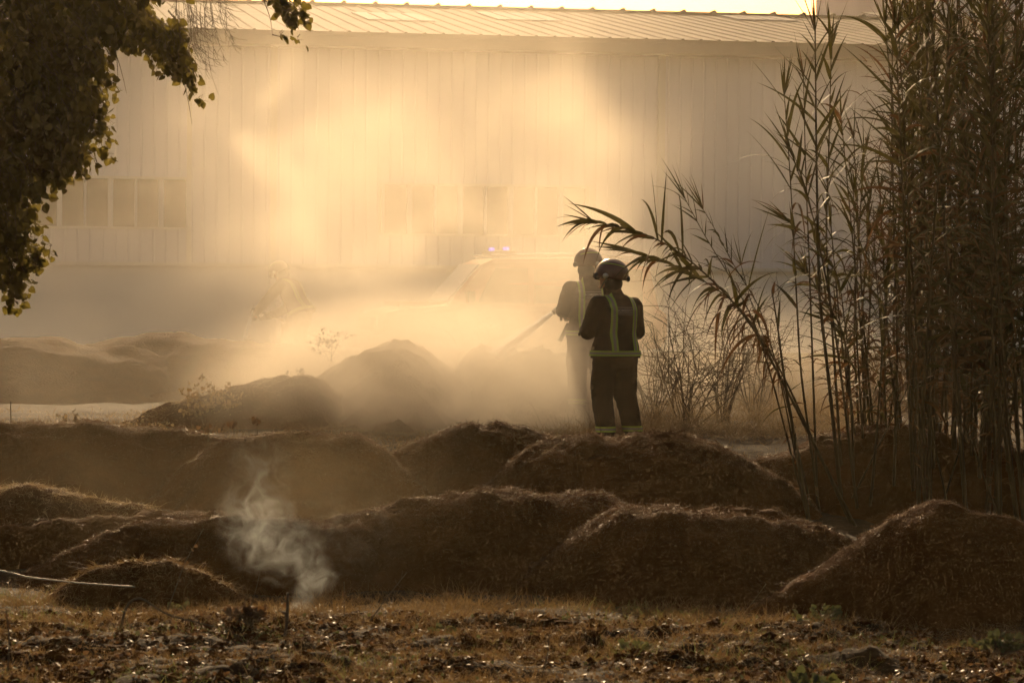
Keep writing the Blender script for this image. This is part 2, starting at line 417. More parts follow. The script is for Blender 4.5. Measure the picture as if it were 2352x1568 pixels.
# ------------------------------------------------------------------ warehouse
WY = R(10.0)
def build_warehouse():
    cx, cyy = 0.0, 58.0
    w = empty('warehouse', (cx, cyy, 0.2), WY)
    tag(w, 'long grey metal clad warehouse with a low pitched ribbed roof behind the smoke', 'warehouse')
    Mi = w.matrix_basis if False else (Matrix.Translation((cx, cyy, 0.2)) @ Matrix.Rotation(WY, 4, 'Z'))
    inv = Mi.inverted()
    def loc(u, v):
        """point of the front wall plane (local y=0) seen at (u, v)"""
        k = 36.0 / FOC / 2352.0
        ray = inv.to_3x3() @ (CAM_ROT @ Vector(((u - 1176.0) * k, (784.0 - v) * k, -1.0)))
        o = inv @ CAM_POS
        t = -o.y / ray.y
        p = o + ray * t
        return p.x, p.z
    x0, x1 = -22.0, 26.0
    ez = loc(1176, 122)[1]          # eave
    bz = loc(1176, 612)[1]          # bottom of the sheeting
    # concrete plinth
    mb = MB(); mb.box((x0, 0.05, -0.6), (x1, 0.30, bz)); mb.build('plinth', M['concrete'], w)
    # ribbed sheet wall, one corrugated surface, with the window hole left out
    wx0 = loc(78, 460)[0]; wx1 = loc(428, 460)[0]; wz1 = loc(300, 411)[1]; wz0 = loc(300, 521)[1]
    vx0 = loc(882, 480)[0]; vx1 = loc(1345, 480)[0]; vz1 = loc(1100, 428)[1]; vz0 = loc(1100, 538)[1]
    mb = MB()
    pitch = 0.25
    prof = [(0.0, 0.0), (0.200, 0.0), (0.212, -0.014), (0.238, -0.014)]
    xs = []; ys = []
    n = int((x1 - x0) / pitch)
    for i in range(n):
        for px_, py_ in prof:
            xs.append(x0 + i * pitch + px_); ys.append(py_)
    xs = np.array(xs); ys = np.array(ys)
    def strip(za, zb, sel):
        idx = np.where(sel)[0]
        runs = np.split(idx, np.where(np.diff(idx) > 1)[0] + 1)
        for r_ in runs:
            if len(r_) < 2: continue
            V = np.concatenate([np.stack([xs[r_], ys[r_], np.full(len(r_), za)], 1), np.stack([xs[r_], ys[r_], np.full(len(r_), zb)], 1)])
            m_ = len(r_); k = np.arange(m_ - 1)
            mb.add(V, np.stack([k, k + 1, k + 1 + m_, k + m_], 1))
    inw = ((xs > wx0) & (xs < wx1)); inv2 = ((xs > vx0) & (xs < vx1))
    lv = sorted([bz, wz0, wz1, vz0, vz1, ez])
    for a, b in zip(lv[:-1], lv[1:]):
        mid = (a + b) / 2
        sel = np.ones(len(xs), bool)
        if wz0 < mid < wz1: sel &= ~inw
        if vz0 < mid < vz1: sel &= ~inv2
        strip(a, b, sel)
    mb.build('wall', M['panel'], w)
    # wall return at far ends
    mb = MB(); mb.box((x0, 0.31, -0.6), (x0 + 0.1, 24, ez - 0.05)); mb.build('side_wall', M['panel'], w)
    mb = MB(); mb.box((x1 - 0.1, 0.31, -0.6), (x1, 24, ez - 0.05)); mb.build('side_wall', M['panel'], w)
    mb = MB(); mb.box((x0, 0.0, bz - 0.06), (x1, -0.07, bz + 0.015)); mb.build('drip_rail', M['frame'], w)
    mb = MB(); mb.box((x0, 21.9, -0.6), (x1, 22.0, ez + 0.2)); mb.build('back_wall', M['panel'], w)
    # strip windows
    for (a, b, c, d_, nn) in ((wx0, wx1, wz0, wz1, 6), (vx0, vx1, vz0, vz1, 8)):
        mb = MB()
        t = 0.05
        mb.box((a - t, -0.06, d_), (b + t, 0.10, d_ + t)); mb.box((a - t, -0.06, c - t), (b + t, 0.10, c))
        mb.box((a - t, -0.06, c), (a, 0.10, d_)); mb.box((b, -0.06, c), (b + t, 0.10, d_))
        for i in range(1, nn):
            xx = a + (b - a) * i / nn
            ww = 0.05 if i % 2 else 0.025
            mb.box((xx - ww, -0.03, c), (xx + ww, 0.08, d_))
        f = mb.build('window', M['frame'], w)
        mb = MB(); mb.box((a, 0.085, c), (b, 0.095, d_)); mb.build('pane', M['glass'], f)
        mb = MB(); mb.box((a, 0.12, c), (b, 0.3, d_)); mb.build('blind', M['glass'], f)
    # gutter under the eave, joints and downpipes
    mb = MB(); mb.box((x0 - 0.2, -0.42, ez + 0.02), (x1 + 0.2, -0.02, ez + 0.22)); mb.box((x0 - 0.2, -0.40, ez + 0.225), (x1 + 0.2, -0.1, ez + 0.30))
    mb.build('gutter', M['roof'], w)
    for u in (628, 1517):
        xx = loc(u, 300)[0]
        mb = MB(); mb.box((xx - 0.07, -0.13, -0.2), (xx + 0.07, -0.042, ez + 0.015)); mb.build('downpipe', M['frame'], w)
    xx = loc(435, 300)[0]
    mb = MB(); mb.box((xx - 0.05, -0.07, bz + 0.02), (xx + 0.05, -0.04, ez + 0.01)); mb.build('corner_trim', M['frame'], w)
    # roof: ribbed sheet from the eave up to the ridge and down behind
    ez2 = ez + 0.31
    run = 11.0
    kz = loc(1176, 24)
    # height at the ridge so that it shows at v=24
    k = 36.0 / FOC / 2352.0
    ray = inv.to_3x3() @ (CAM_ROT @ Vector((0.0, (784.0 - 24.0) * k, -1.0)))
    o = inv @ CAM_POS
    rz = o.z + ray.z * ((run - o.y) / ray.y)
    mb = MB()
    rp = [(0.0, 0.0), (0.11, 0.0), (0.13, 0.024), (0.17, 0.024), (0.19, 0.0), (0.37, 0.0)]
    rxs = []; rzs = []
    P_ = 0.38
    for i in range(int((x1 - x0 + 0.4) / P_)):
        for a, b in rp:
            rxs.append(x0 - 0.2 + i * P_ + a); rzs.append(b)
    rxs = np.array(rxs); rzs = np.array(rzs); m_ = len(rxs)
    V = np.concatenate([np.stack([rxs, np.full(m_, -0.45), rzs + ez2], 1), np.stack([rxs, np.full(m_, run), rzs + rz], 1), np.stack([rxs, np.full(m_, 2 * run + 0.45), rzs + ez2], 1)])
    kk = np.arange(m_ - 1)
    mb.add(V, np.concatenate([np.stack([kk, kk + 1, kk + 1 + m_, kk + m_], 1), np.stack([kk, kk + 1, kk + 1 + m_, kk + m_], 1) + m_]))
    rf = mb.build('roof', M['roof'], w)
    # ridge end caps: a small knuckle at every rib joint
    mb = MB()
    xk = x0
    while xk < x1:
        mb.tube([(xk, run - 0.15, rz + 0.06), (xk, run + 0.15, rz + 0.06)], 0.06, 8); xk += 0.76
    mb.box((x0 - 0.2, run - 0.22, rz + 0.0), (x1 + 0.2, run + 0.22, rz + 0.055))
    mb.build('ridge_cap', M['roof'], rf)
    # translucent sheets
    sl = (rz - ez2) / (run + 0.45)
    for u in (905, 1195, 1730, 2090):
        v = 42
        ray = inv.to_3x3() @ (CAM_ROT @ Vector(((u - 1176.0) * k, (784.0 - v) * k, -1.0)))
        # meet plane z = ez2 + sl*(y+0.45)
        t = (ez2 + sl * 0.45 + sl * o.y - o.z) / (ray.z - sl * ray.y)
        p = o + ray * t
        mb = MB()
        for q in range(4):
            xa = p.x - 0.76 + q * P_
            for (y0, y1) in ((p.y - 1.5, p.y + 1.7),):
                za = ez2 + sl * (y0 + 0.45) + 0.036; zb = ez2 + sl * (y1 + 0.45) + 0.036
                V = [(xa, y0, za), (xa + 0.33, y0, za), (xa + 0.33, y1, zb), (xa, y1, zb), (xa, y0, za - 0.02), (xa + 0.33, y0, za - 0.02), (xa + 0.33, y1, zb - 0.02), (xa, y1, zb - 0.02)]
                mb.add(V, [(0,1,2,3),(7,6,5,4),(0,4,5,1),(1,5,6,2),(2,6,7,3),(3,7,4,0)])
        mb.build('skylight', M['skylight'], rf)
    # neighbouring taller block on the right
    tb = empty('tall_block', (0, 74, 0.2), WY)
    tag(tb, 'tall plain grey industrial block rising over the warehouse roof behind the reeds', 'building')
    p = PX(2147, 30, 76.5)
    T = Matrix.Translation((0, 74, 0.2)) @ Matrix.Rotation(WY, 4, 'Z')
    lx = (T.inverted() @ p).x
    mb = MB(); mb.box((lx, 0, -0.5), (lx + 14, 12, 15.0)); mb.build('wall', M['panel'], tb)
    mb = MB(); mb.box((lx - 0.08, -0.08, 15.0), (lx + 14.08, 12.08, 15.25)); mb.build('parapet', M['frame'], tb)
    mb = MB()
    for i in range(1, 10):
        mb.box((lx + i * 1.4, -0.03, 0), (lx + i * 1.4 + 0.03, -0.002, 14.99))
    mb.build('joint_strip', M['frame'], tb)
    return w
build_warehouse()
# ------------------------------------------------------------------ people
M['jacket'] = mat('jacket_cloth', (0.017, 0.010, 0.005), 0.85, (0.027, 0.017, 0.009), scale=9, spec=0.10, bump=0.4, bump_scale=60)
M['trouser'] = mat('trouser_cloth', (0.015, 0.009, 0.005), 0.9, (0.024, 0.015, 0.009), scale=9, spec=0.08, bump=0.4, bump_scale=50)
M['lime'] = mat('lime_tape', (0.30, 0.42, 0.05), 0.6, spec=0.4)
M['silver'] = mat('silver_tape', (0.22, 0.20, 0.18), 0.6, spec=0.3)
M['helmet'] = mat('helmet_paint', (0.075, 0.018, 0.012), 0.3, (0.05, 0.014, 0.010), scale=14, spec=0.6)
M['black'] = mat('black_rubber', (0.014, 0.013, 0.013), 0.55, spec=0.4)
M['skin'] = mat('skin', (0.36, 0.20, 0.13), 0.55, (0.42, 0.25, 0.17), scale=20, spec=0.35)
M['letter'] = mat('grey_print', (0.55, 0.50, 0.45), 0.5, spec=0.4)
M['lens'] = mat('goggle_lens', (0.03, 0.03, 0.035), 0.08, spec=0.8)
M['steel'] = mat('steel', (0.45, 0.44, 0.42), 0.3, metal=0.9)

def vox(shapes, voxel, smooth=4, disp=None):
    """join closed shapes into one continuous skin; returns a mesh"""
    mb = MB()
    for s in shapes: s(mb)
    o = mb.build('tmp')
    md = o.modifiers.new('r', 'REMESH'); md.mode = 'VOXEL'; md.voxel_size = voxel
    sm = o.modifiers.new('s', 'SMOOTH'); sm.factor = 0.5; sm.iterations = smooth
    dg = bpy.context.evaluated_depsgraph_get(); dg.update()
    me = bpy.data.meshes.new_from_object(o.evaluated_get(dg))
    bpy.data.objects.remove(o)
    if disp:
        n = len(me.vertices)
        co = np.empty(n * 3, np.float32); me.vertices.foreach_get('co', co); co = co.reshape(-1, 3)
        no = np.empty(n * 3, np.float32); me.vertex_normals.foreach_get('vector', no); no = no.reshape(-1, 3)
        amt = np.array([disp(Vector(c)) for c in co])
        co = co + no * amt[:, None]
        me.vertices.foreach_set('co', co.ravel().astype(np.float32)); me.update()
    for p in me.polygons: p.use_smooth = True
    return me

def cap(a, b, r0, r1=None, n=14, flat=1.0):
    r1 = r0 if r1 is None else r1
    a = Vector(a); b = Vector(b)
    def f(mb):
        d = (b - a); L = d.length; d = d / L
        ts = [-1, -0.92, -0.7, -0.38, 0]
        pts = [a + d * r0 * t for t in ts] + [a + (b - a) * t for t in (0.25, 0.5, 0.75)] + [b + d * r1 * t for t in (0, 0.38, 0.7, 0.92, 1)]
        rr = [max(0.002, r0 * math.sqrt(max(0, 1 - t * t))) for t in ts] + [r0 + (r1 - r0) * t for t in (0.25, 0.5, 0.75)] + [max(0.002, r1 * math.sqrt(max(0, 1 - t * t))) for t in (0, 0.38, 0.7, 0.92, 1)]
        mb.tube(pts, rr, n, flat=flat)
    return f

def ell(c, r, rot=None, nu=20, nv=14):
    def f(mb):
        th = np.linspace(0, np.pi, nv); ph = np.linspace(0, 2 * np.pi, nu, endpoint=False)
        V = np.array([[math.sin(t) * math.cos(p) * r[0], math.sin(t) * math.sin(p) * r[1], math.cos(t) * r[2]] for t in th[1:-1] for p in ph])
        V = np.vstack([V, [[0, 0, r[2]], [0, 0, -r[2]]]])
        if rot is not None: V = V @ np.array(rot.to_3x3()).T
        V = V + np.array(c)
        m = nv - 2
        q = [(i * nu + j, (i + 1) * nu + j, (i + 1) * nu + (j + 1) % nu, i * nu + (j + 1) % nu) for i in range(m - 1) for j in range(nu)]
        base = mb.n
        mb.add(V, q)
        t = [(m * nu, j, (j + 1) % nu) for j in range(nu)] + [(m * nu + 1, (m - 1) * nu + (j + 1) % nu, (m - 1) * nu + j) for j in range(nu)]
        mb.F3.append(np.array(t) + base); mb.M3.append(np.zeros(len(t)))
    return f

def loft(sec, n=28):
    """sec: (x, y, z, rx, ry) rings; closed"""
    def f(mb):
        ang = np.linspace(0, 2 * np.pi, n, endpoint=False)
        V = []
        for (x, y, z, rx, ry) in sec:
            c = np.sign(np.cos(ang)) * np.abs(np.cos(ang)) ** 0.85; s = np.sign(np.sin(ang)) * np.abs(np.sin(ang)) ** 0.85
            V.append(np.stack([x + rx * c, y + ry * s, np.full(n, z)], 1))
        m = len(sec)
        V = np.concatenate(V + [np.array([sec[0][:3]]), np.array([sec[-1][:3]])])
        q = [(i * n + j, i * n + (j + 1) % n, (i + 1) * n + (j + 1) % n, (i + 1) * n + j) for i in range(m - 1) for j in range(n)]
        base = mb.n
        mb.add(V, q)
        t = [(m * n, (j + 1) % n, j) for j in range(n)] + [(m * n + 1, (m - 1) * n + j, (m - 1) * n + (j + 1) % n) for j in range(n)]
        mb.F3.append(np.array(t) + base); mb.M3.append(np.zeros(len(t)))
    return f

def link(name, me, m, parent):
    me.materials.clear()
    for q in (m if isinstance(m, list) else [m]): me.materials.append(q)
    o = bpy.data.objects.new(name, me); COL.objects.link(o); o.parent = parent
    return o

def hand_shapes(wrist, dirv, palm_n, side, grow=0.0, curl=1.0):
    """palm, four unequal curled fingers, thumb from the side of the palm"""
    w = Vector(wrist); d = Vector(dirv).normalized(); pn = Vector(palm_n); pn = (pn - d * pn.dot(d)).normalized()
    s = d.cross(pn).normalized() * side
    S = [cap(w - d * 0.02, w + d * 0.03, 0.026 + grow, 0.030 + grow)]
    for k in (-1.5, -0.5, 0.5, 1.5):
        S.append(cap(w + d * 0.02 + s * k * 0.012, w + d * 0.085 + s * k * 0.019, 0.015 + grow, 0.013 + grow))
    for k, L in zip((-1.5, -0.5, 0.5, 1.5), (0.078, 0.086, 0.080, 0.064)):
        p = w + d * 0.088 + s * k * 0.0195
        a = 0.25
        for seg, fr in enumerate((0.45, 0.32, 0.25)):
            a += 0.55 * curl
            q = p + (d * math.cos(a) + pn * math.sin(a)) * L * fr
            S.append(cap(p, q, 0.0098 + grow - seg * 0.0008, 0.0090 + grow - seg * 0.0008, n=8))
            p = q
    p = w + d * 0.03 - s * 0.028
    for L, a in ((0.040, 0.9), (0.030, 0.5), (0.024, 0.2)):
        q = p + (d * math.cos(a) - s * math.sin(a) * 0.8 + pn * 0.55).normalized() * L
        S.append(cap(p, q, 0.0125 + grow, 0.011 + grow, n=8)); p = q
    return S

def firefighter(label, loc, rz, J, head_rot, scale=(1.10, 1.10, 1.0), voxel=0.011, lean=0.0, text=True, hat='helmet', carry=None):
    """J: joints in the body frame, facing +Y. 'lean' tips everything above the hips forward"""
    root = empty('person', loc, rz); root.scale = scale
    tag(root, label, 'firefighter', 'firefighters')
    TL = Matrix.Translation((0, 0, 0.98)) @ Matrix.Rotation(-lean, 4, 'X') @ Matrix.Translation((0, 0, -0.98))
    up = lambda p: TL @ Vector(p)
    sh = {s: up(J['sh' + s]) for s in 'LR'}; el = {s: Vector(J['el' + s]) for s in 'LR'}; wr = {s: Vector(J['wr' + s]) for s in 'LR'}
    hp = {'L': Vector((-0.10, 0, 0.93)), 'R': Vector((0.10, 0, 0.93))}
    kn = {s: Vector(J['kn' + s]) for s in 'LR'}; an = {s: Vector(J['an' + s]) for s in 'LR'}
    hc = up(J.get('head', (0, 0.02, 1.70)))
    HR = (Matrix.Rotation(-lean * 0.6, 4, 'X') @ Euler(head_rot).to_matrix().to_4x4())
    Hm = Matrix.Translation(hc) @ HR
    H = lambda p: Hm @ Vector(p)
    def torso(g, arms=True, lo=0.90):
        S = []
        hf = 0.034 if g > 0 else 0
        sec = [(0, 0.0, lo, 0.190 + g + hf, 0.130 + g + hf), (0, 0.0, 1.01, 0.186 + g + hf * .7, 0.128 + g + hf * .7), (0, 0.0, 1.15, 0.180 + g, 0.125 + g), (0, -0.005, 1.30, 0.196 + g, 0.130 + g),
               (0, -0.008, 1.40, 0.200 + g, 0.125 + g), (0, -0.005, 1.47, 0.172 + g, 0.100 + g), (0, 0.0, 1.525, 0.105 + g, 0.075 + g), (0, 0.0, 1.55, 0.07 + g * .7, 0.068 + g * .7)]
        lf = loft(sec)
        def f(mb):
            t = MB(); lf(t)
            V = np.concatenate(t.V); V = np.array([tuple(TL @ Vector(p)) for p in V])
            b = mb.n; mb.add(V, np.concatenate(t.F4)); mb.F3.append(np.concatenate(t.F3) + b); mb.M3.append(np.zeros(sum(len(q) for q in t.F3)))
        S.append(f)
        return S
    def limb_arm(s, g):
        return [cap(sh[s], el[s], 0.066 + g, 0.050 + g), cap(el[s], wr[s], 0.050 + g, 0.036 + g)]
    def limb_leg(s, g):
        return [cap(hp[s], kn[s], 0.092 + g, 0.064 + g), cap(kn[s], an[s], 0.062 + g, 0.044 + g)]
    hdir = {s: (wr[s] - el[s]).normalized() for s in 'LR'}
    pn = {s: Vector(J.get('pn' + s, (0, 0, -1))) for s in 'LR'}
    # body: one continuous skin, head with face
    S = torso(-0.012) + [cap(up((0, 0.0, 1.50)), H((0, -0.01, -0.06)), 0.060, 0.055)]
    S += [ell(H((0, 0, 0.02)), (0.077, 0.096, 0.105), HR), ell(H((0, 0.03, -0.055)), (0.055, 0.062, 0.062), HR), cap(H((0, 0.085, 0.015)), H((0, 0.112, -0.028)), 0.010, 0.015, 8),
          ell(H((0, 0.088, -0.062)), (0.024, 0.013, 0.008), HR, 12, 8), ell(H((0, 0.080, -0.10)), (0.022, 0.018, 0.018), HR, 12, 8),
          ell(H((-0.078, -0.005, 0)), (0.008, 0.02, 0.032), HR, 10, 8), ell(H((0.078, -0.005, 0)), (0.008, 0.02, 0.032), HR, 10, 8),
          cap(H((-0.045, 0.085, 0.035)), H((0.045, 0.085, 0.035)), 0.012, 0.012, 8)]
    for s in 'LR':
        S += limb_arm(s, -0.012) + limb_leg(s, -0.01)
        S += hand_shapes(wr[s], hdir[s], pn[s], 1 if s == 'R' else -1)
        S += [cap(an[s], an[s] + Vector((0, 0.15, -0.06)), 0.035, 0.03)]
    body = link('body', vox(S, 0.009 if voxel < .012 else voxel, 2), M['skin'], root)
    for k in (-1, 1):
        mb = MB(); ell(H((k * 0.032, 0.082, 0.018)), (0.013, 0.010, 0.011), HR, 12, 8)(mb); mb.build('eye', M['lens'], body, smooth=True)
    # trousers
    S = [loft([(0, 0, 0.80, 0.150, 0.115), (0, 0, 0.88, 0.195, 0.145), (0, 0, 0.97, 0.190, 0.138), (0, 0, 1.03, 0.182, 0.13)])]
    for s in 'LR':
        k = -1 if s == 'L' else 1
        ad = (an[s] - kn[s]).normalized()
        S += [cap(hp[s] + Vector((k * 0.012, 0, -0.01)), kn[s], 0.122, 0.106), cap(kn[s] + Vector((0, .0, .03)), an[s] - ad * 0.02, 0.106, 0.088),
              cap(kn[s] + Vector((k * 0.062, 0, 0.20)), kn[s] + Vector((k * 0.058, 0, 0.07)), 0.055, 0.060)]
    def wr_disp(c):
        a = noise.noise(c * 7) ; b = noise.noise(Vector((c.x * 9, c.y * 9, c.z * 22)) + Vector((5, 1, 2)))
        return 0.007 * a + 0.008 * (0.5 - abs(b)) - 0.002
    link('trousers', vox(S, voxel, 3, wr_disp), M['trouser'], root)
    # jacket
    S = torso(0.018) + [cap(up((0, -0.005, 1.48)), H((0, -0.03, -0.115)), 0.098, 0.084)]
    tor_me = vox(torso(0.020), voxel, 3, wr_disp)
    for s in 'LR':
        S += [cap(sh[s], el[s], 0.086, 0.078), cap(el[s], wr[s] - hdir[s] * 0.02, 0.078, 0.058), cap(up((0, -.005, 1.46)) * 0.35 + sh[s] * 0.65, sh[s], 0.078, 0.080)]
    jm = vox(S, voxel, 3, wr_disp)
    jk = link('jacket', jm, M['jacket'], root)
    bv = BVHTree.FromPolygons([v.co.copy() for v in tor_me.vertices], [tuple(p.vertices) for p in tor_me.polygons])
    bj = BVHTree.FromPolygons([v.co.copy() for v in jm.vertices], [tuple(p.vertices) for p in jm.polygons])
    def strips(cols, rays, name, parent, mats_, bv=bv, off=0.006, also=None):
        """cols: lateral offsets; rays(t, c) -> origin, direction"""
        rows = []
        for t in rays['t']:
            row = []
            for c in cols:
                o_, d_ = rays['f'](t, c)
                h = bv.ray_cast(o_, d_)
                if also is not None:
                    h2 = also.ray_cast(o_, d_)
                    if h[0] is not None and h2[0] is not None and (h2[0] - h[0]).length < 0.05 : h = h2 if (h2[0] - o_).length < (h[0] - o_).length else h
                if h[0] is None: row = None; break
                row.append(h[0] - d_ * off)
            rows.append(row)
        mb = MB(); nc = len(cols)
        for a, b in zip(rows[:-1], rows[1:]):
            if a is None or b is None: continue
            for k in range(nc - 1):
                if (a[k] - b[k]).length > 0.12: continue
                mb.add([a[k], a[k + 1], b[k + 1], b[k]], [(0, 1, 2, 3)], mats_[k])
        return mb.build(name, None, parent, smooth=True, mats=[M['lime'], M['silver']])
    TR = TL.to_3x3()
    for k in (-1, 1):
        cols = [k * 0.118 - 0.031, k * 0.118 - 0.012, k * 0.118 + 0.012, k * 0.118 + 0.031]
        seq = [('b', z) for z in np.linspace(0.965, 1.44, 20)] + [('t', a) for a in np.linspace(-1.2, 1.2, 9)] + [('f', z) for z in np.linspace(1.44, 0.965, 16)]
        def ray(t, c):
            kd, a = t
            if kd == 'b': o_, d_ = Vector((c, -1, a)), Vector((0, 1, 0))
            elif kd == 'f': o_, d_ = Vector((c, 1, a)), Vector((0, -1, 0))
            else:
                d_ = Vector((0, -math.sin(a), -math.cos(a))); o_ = Vector((c, 0, 1.42)) - d_
            return TL @ o_, TR @ d_
        strips(cols, {'t': seq, 'f': ray}, 'reflective_strap', jk, [0, 1, 0], also=bj)
    cols = [0.925, 0.942, 0.962, 0.979]
    th = np.linspace(0, 2 * np.pi, 49)
    def ray(t, c):
        d_ = Vector((-math.cos(t), -math.sin(t), 0)); return TL @ (Vector((0, 0, c)) - d_), TR @ d_
    strips(cols, {'t': th, 'f': ray}, 'reflective_hem', jk, [0, 1, 0], off=0.012)
    tr = [o for o in root.children if o.name.startswith('trousers')][0]
    bt = BVHTree.FromPolygons([v.co.copy() for v in tr.data.vertices], [tuple(p.vertices) for p in tr.data.polygons])
    for s in 'LR':
        a0 = an[s]; ad = (an[s] - kn[s]).normalized()
        z0 = a0.z + 0.06
        def ray(t, c):
            ax = a0 - ad * ((c - a0.z) / max(0.2, -ad.z))
            d_ = Vector((-math.cos(t), -math.sin(t), 0)); return ax - d_ * 0.13, d_
        strips([z0 - 0.028, z0 - 0.010, z0 + 0.010, z0 + 0.028], {'t': np.linspace(0, 2 * np.pi, 33), 'f': ray}, 'reflective_cuff', tr, [0, 1, 0], bv=bt, off=0.005)
    # lettering on the back
    if text:
        cu = bpy.data.curves.new('t', 'FONT'); cu.body = 'BOMBEROS'; cu.size = 0.036; cu.align_x = 'CENTER'; cu.offset = 0.0004; cu.resolution_u = 3; cu.space_character = 1.12
        to = bpy.data.objects.new('t', cu); COL.objects.link(to)
        dg = bpy.context.evaluated_depsgraph_get(); dg.update()
        me = bpy.data.meshes.new_from_object(to.evaluated_get(dg)); bpy.data.objects.remove(to)
        tz = 1.375
        def proj(x, z):
            o_ = TL @ Vector((x, -1, z)); d_ = TR @ Vector((0, 1, 0))
            h = bv.ray_cast(o_, d_); h2 = bj.ray_cast(o_, d_)
            hh = h[0] if (h2[0] is None or (h[0] - o_).length < (h2[0] - o_).length) else h2[0]
            return hh - d_ * 0.005
        for v in me.vertices:
            v.co = proj(v.co.x, tz + v.co.y)
        link('back_lettering', me, M['letter'], jk)
        mb = MB()
        for za in (1.416, 1.363, 1.345):
            xs = np.linspace(-0.097, 0.097, 14)
            for a, b in zip(xs[:-1], xs[1:]):
                mb.add([proj(a, za), proj(b, za), proj(b, za + 0.0035), proj(a, za + 0.0035)], [(0, 1, 2, 3)])
        for xa in (-0.099, 0.096):
            zs = np.linspace(1.345, 1.4195, 6)
            for a, b in zip(zs[:-1], zs[1:]):
                mb.add([proj(xa, a), proj(xa + 0.003, a), proj(xa + 0.003, b), proj(xa, b)], [(0, 1, 2, 3)])
        mb.build('lettering_border', M['letter'], jk)
    # gloves, boots
    for s in 'LR':
        S = hand_shapes(wr[s], hdir[s], pn[s], 1 if s == 'R' else -1, 0.0035) + [cap(wr[s] - hdir[s] * 0.03, wr[s] + hdir[s] * 0.02, 0.046, 0.040)]
        link('glove', vox(S, 0.006, 1), M['black'], root)
        a = an[s]
        S = [cap(a + Vector((0, 0, 0.10)), a + Vector((0, -0.005, 0)), 0.062, 0.055), cap(Vector((a.x, a.y - 0.02, 0.055)), Vector((a.x, a.y + 0.16, 0.045)), 0.052, 0.045),
             cap(Vector((a.x, a.y - 0.03, 0.03)), Vector((a.x, a.y + 0.17, 0.03)), 0.045, 0.042)]
        link('boot', vox(S, voxel, 1), M['black'], root)
    # helmet
    S = [ell(H((0, -0.005, 0.055)), (0.122, 0.148, 0.128), HR, 28, 20)]
    hm = MB()
    V = []
    nu, nv = 32, 14
    for i in range(nv + 1):
        t = i / nv * 1.88
        for j in range(nu):
            a = 2 * math.pi * j / nu
            rx, ry, rz_ = 0.126, 0.156, 0.142
            x = rx * math.sin(t) * math.cos(a); y = ry * math.sin(t) * math.sin(a); z = rz_ * math.cos(t)
            if i == nv:            # rim flares into a short brim, longer at the back
                x *= 1.05; y *= 1.06 + (0.05 if y < 0 else 0.0); z -= 0.010
            ridge = 0.010 * math.exp(-(x / 0.022) ** 2) * (1 if z > 0 else 0)
            V.append(tuple(H((x, y - 0.008, z + 0.048 + ridge))))
    n0 = len(V)
    for i in range(nv + 1):
        for j in range(nu):
            p = Vector(V[i * nu + j]); c = H((0, -0.008, 0.03)); V.append(tuple(p + (c - p).normalized() * 0.006))
    q = [(i * nu + j, (i + 1) * nu + j, (i + 1) * nu + (j + 1) % nu, i * nu + (j + 1) % nu) for i in range(nv) for j in range(nu)]
    q += [tuple(n0 + k for k in f[::-1]) for f in q]
    q += [(nv * nu + j, n0 + nv * nu + j, n0 + nv * nu + (j + 1) % nu, nv * nu + (j + 1) % nu) for j in range(nu)]
    hm.add(V, q)
    he = hm.build('helmet', M[hat], root, smooth=True)
    for side in (-1, 1):               # lime
        mb = MB()
# bands slanting over each side
        P = []
        for t in np.linspace(-0.9, 0.9, 12):
            a = t
            x = side * math.cos(a * 1.25) * 0.122; y = math.sin(a * 1.25) * 0.150
            z = 0.040 + 0.045 * math.cos(a * 1.1)
            sc = math.sqrt(max(0.05, 1 - (z / 0.130) ** 2)) * 1.025
            P.append((x * sc, y * sc - 0.008, z + 0.048))
        for a, b in zip(P[:-1], P[1:]):
            mb.add([H(a), H(b), H((b[0] * 0.97, b[1] * 0.97, b[2] + 0.019)), H((a[0] * 0.97, a[1] * 0.97, a[2] + 0.019))], [(0, 1, 2, 3)])
        mb.build('helmet_band', M['lime'], he, smooth=True)
    mb = MB(); ell(H((0, -0.165, 0.015)), (0.035, 0.020, 0.030), HR)(mb); mb.build('adjuster_knob', M['black'], he, smooth=True)
    for k in (-1, 1):
        mb = MB(); ell(H((k * 0.118, 0.03, 0.018)), (0.020, 0.028, 0.028), HR)(mb); mb.build('visor_hinge', M['steel'], he, smooth=True)
    S = [cap(H((-0.055, 0.118, 0.012)), H((0.055, 0.118, 0.012)), 0.034, 0.034), cap(H((-0.065, 0.118, -0.010)), H((0.065, 0.118, -0.010)), 0.026, 0.026), cap(H((-0.10, 0.05, 0.0)), H((-0.06, 0.11, 0.0)), 0.012), cap(H((0.10, 0.05, 0.0)), H((0.06, 0.11, 0.0)), 0.012)]
    link('goggles', vox(S, 0.008, 1), M['black'], he)
    mb = MB(); mb.box((-0.062, 0.149, -0.018), (0.062, 0.156, 0.030), M=Hm); mb.build('goggle_glass', M['lens'], he)
    S = [ell(H((0, -0.035, -0.05)), (0.100, 0.088, 0.100), HR)]
    link('neck_guard', vox(S, 0.01, 1), M['black'], he)
    mb = MB()
    mb.tube([H((-0.085, 0.02, 0.0)), H((-0.075, 0.05, -0.07)), H((-0.03, 0.07, -0.115)), H((0.03, 0.07, -0.115)), H((0.075, 0.05, -0.07)), H((0.085, 0.02, 0.0))], 0.007, 6)
    mb.build('chin_strap', M['black'], he)
    # collar badge and shoulder radio
    S = [cap(up((-0.155, 0.10, 1.43)), up((-0.150, 0.115, 1.36)), 0.024, 0.024)]
    rd = link('radio_mic', vox(S, 0.008, 1), M['black'], jk)
    mb = MB(); mb.tube([up((-0.155, 0.10, 1.44)), up((-0.17, 0.10, 1.56))], 0.004, 6); mb.build('antenna', M['steel'], rd)
    return root, up

fz = lambda p: float(ground_z(p.x, p.y))
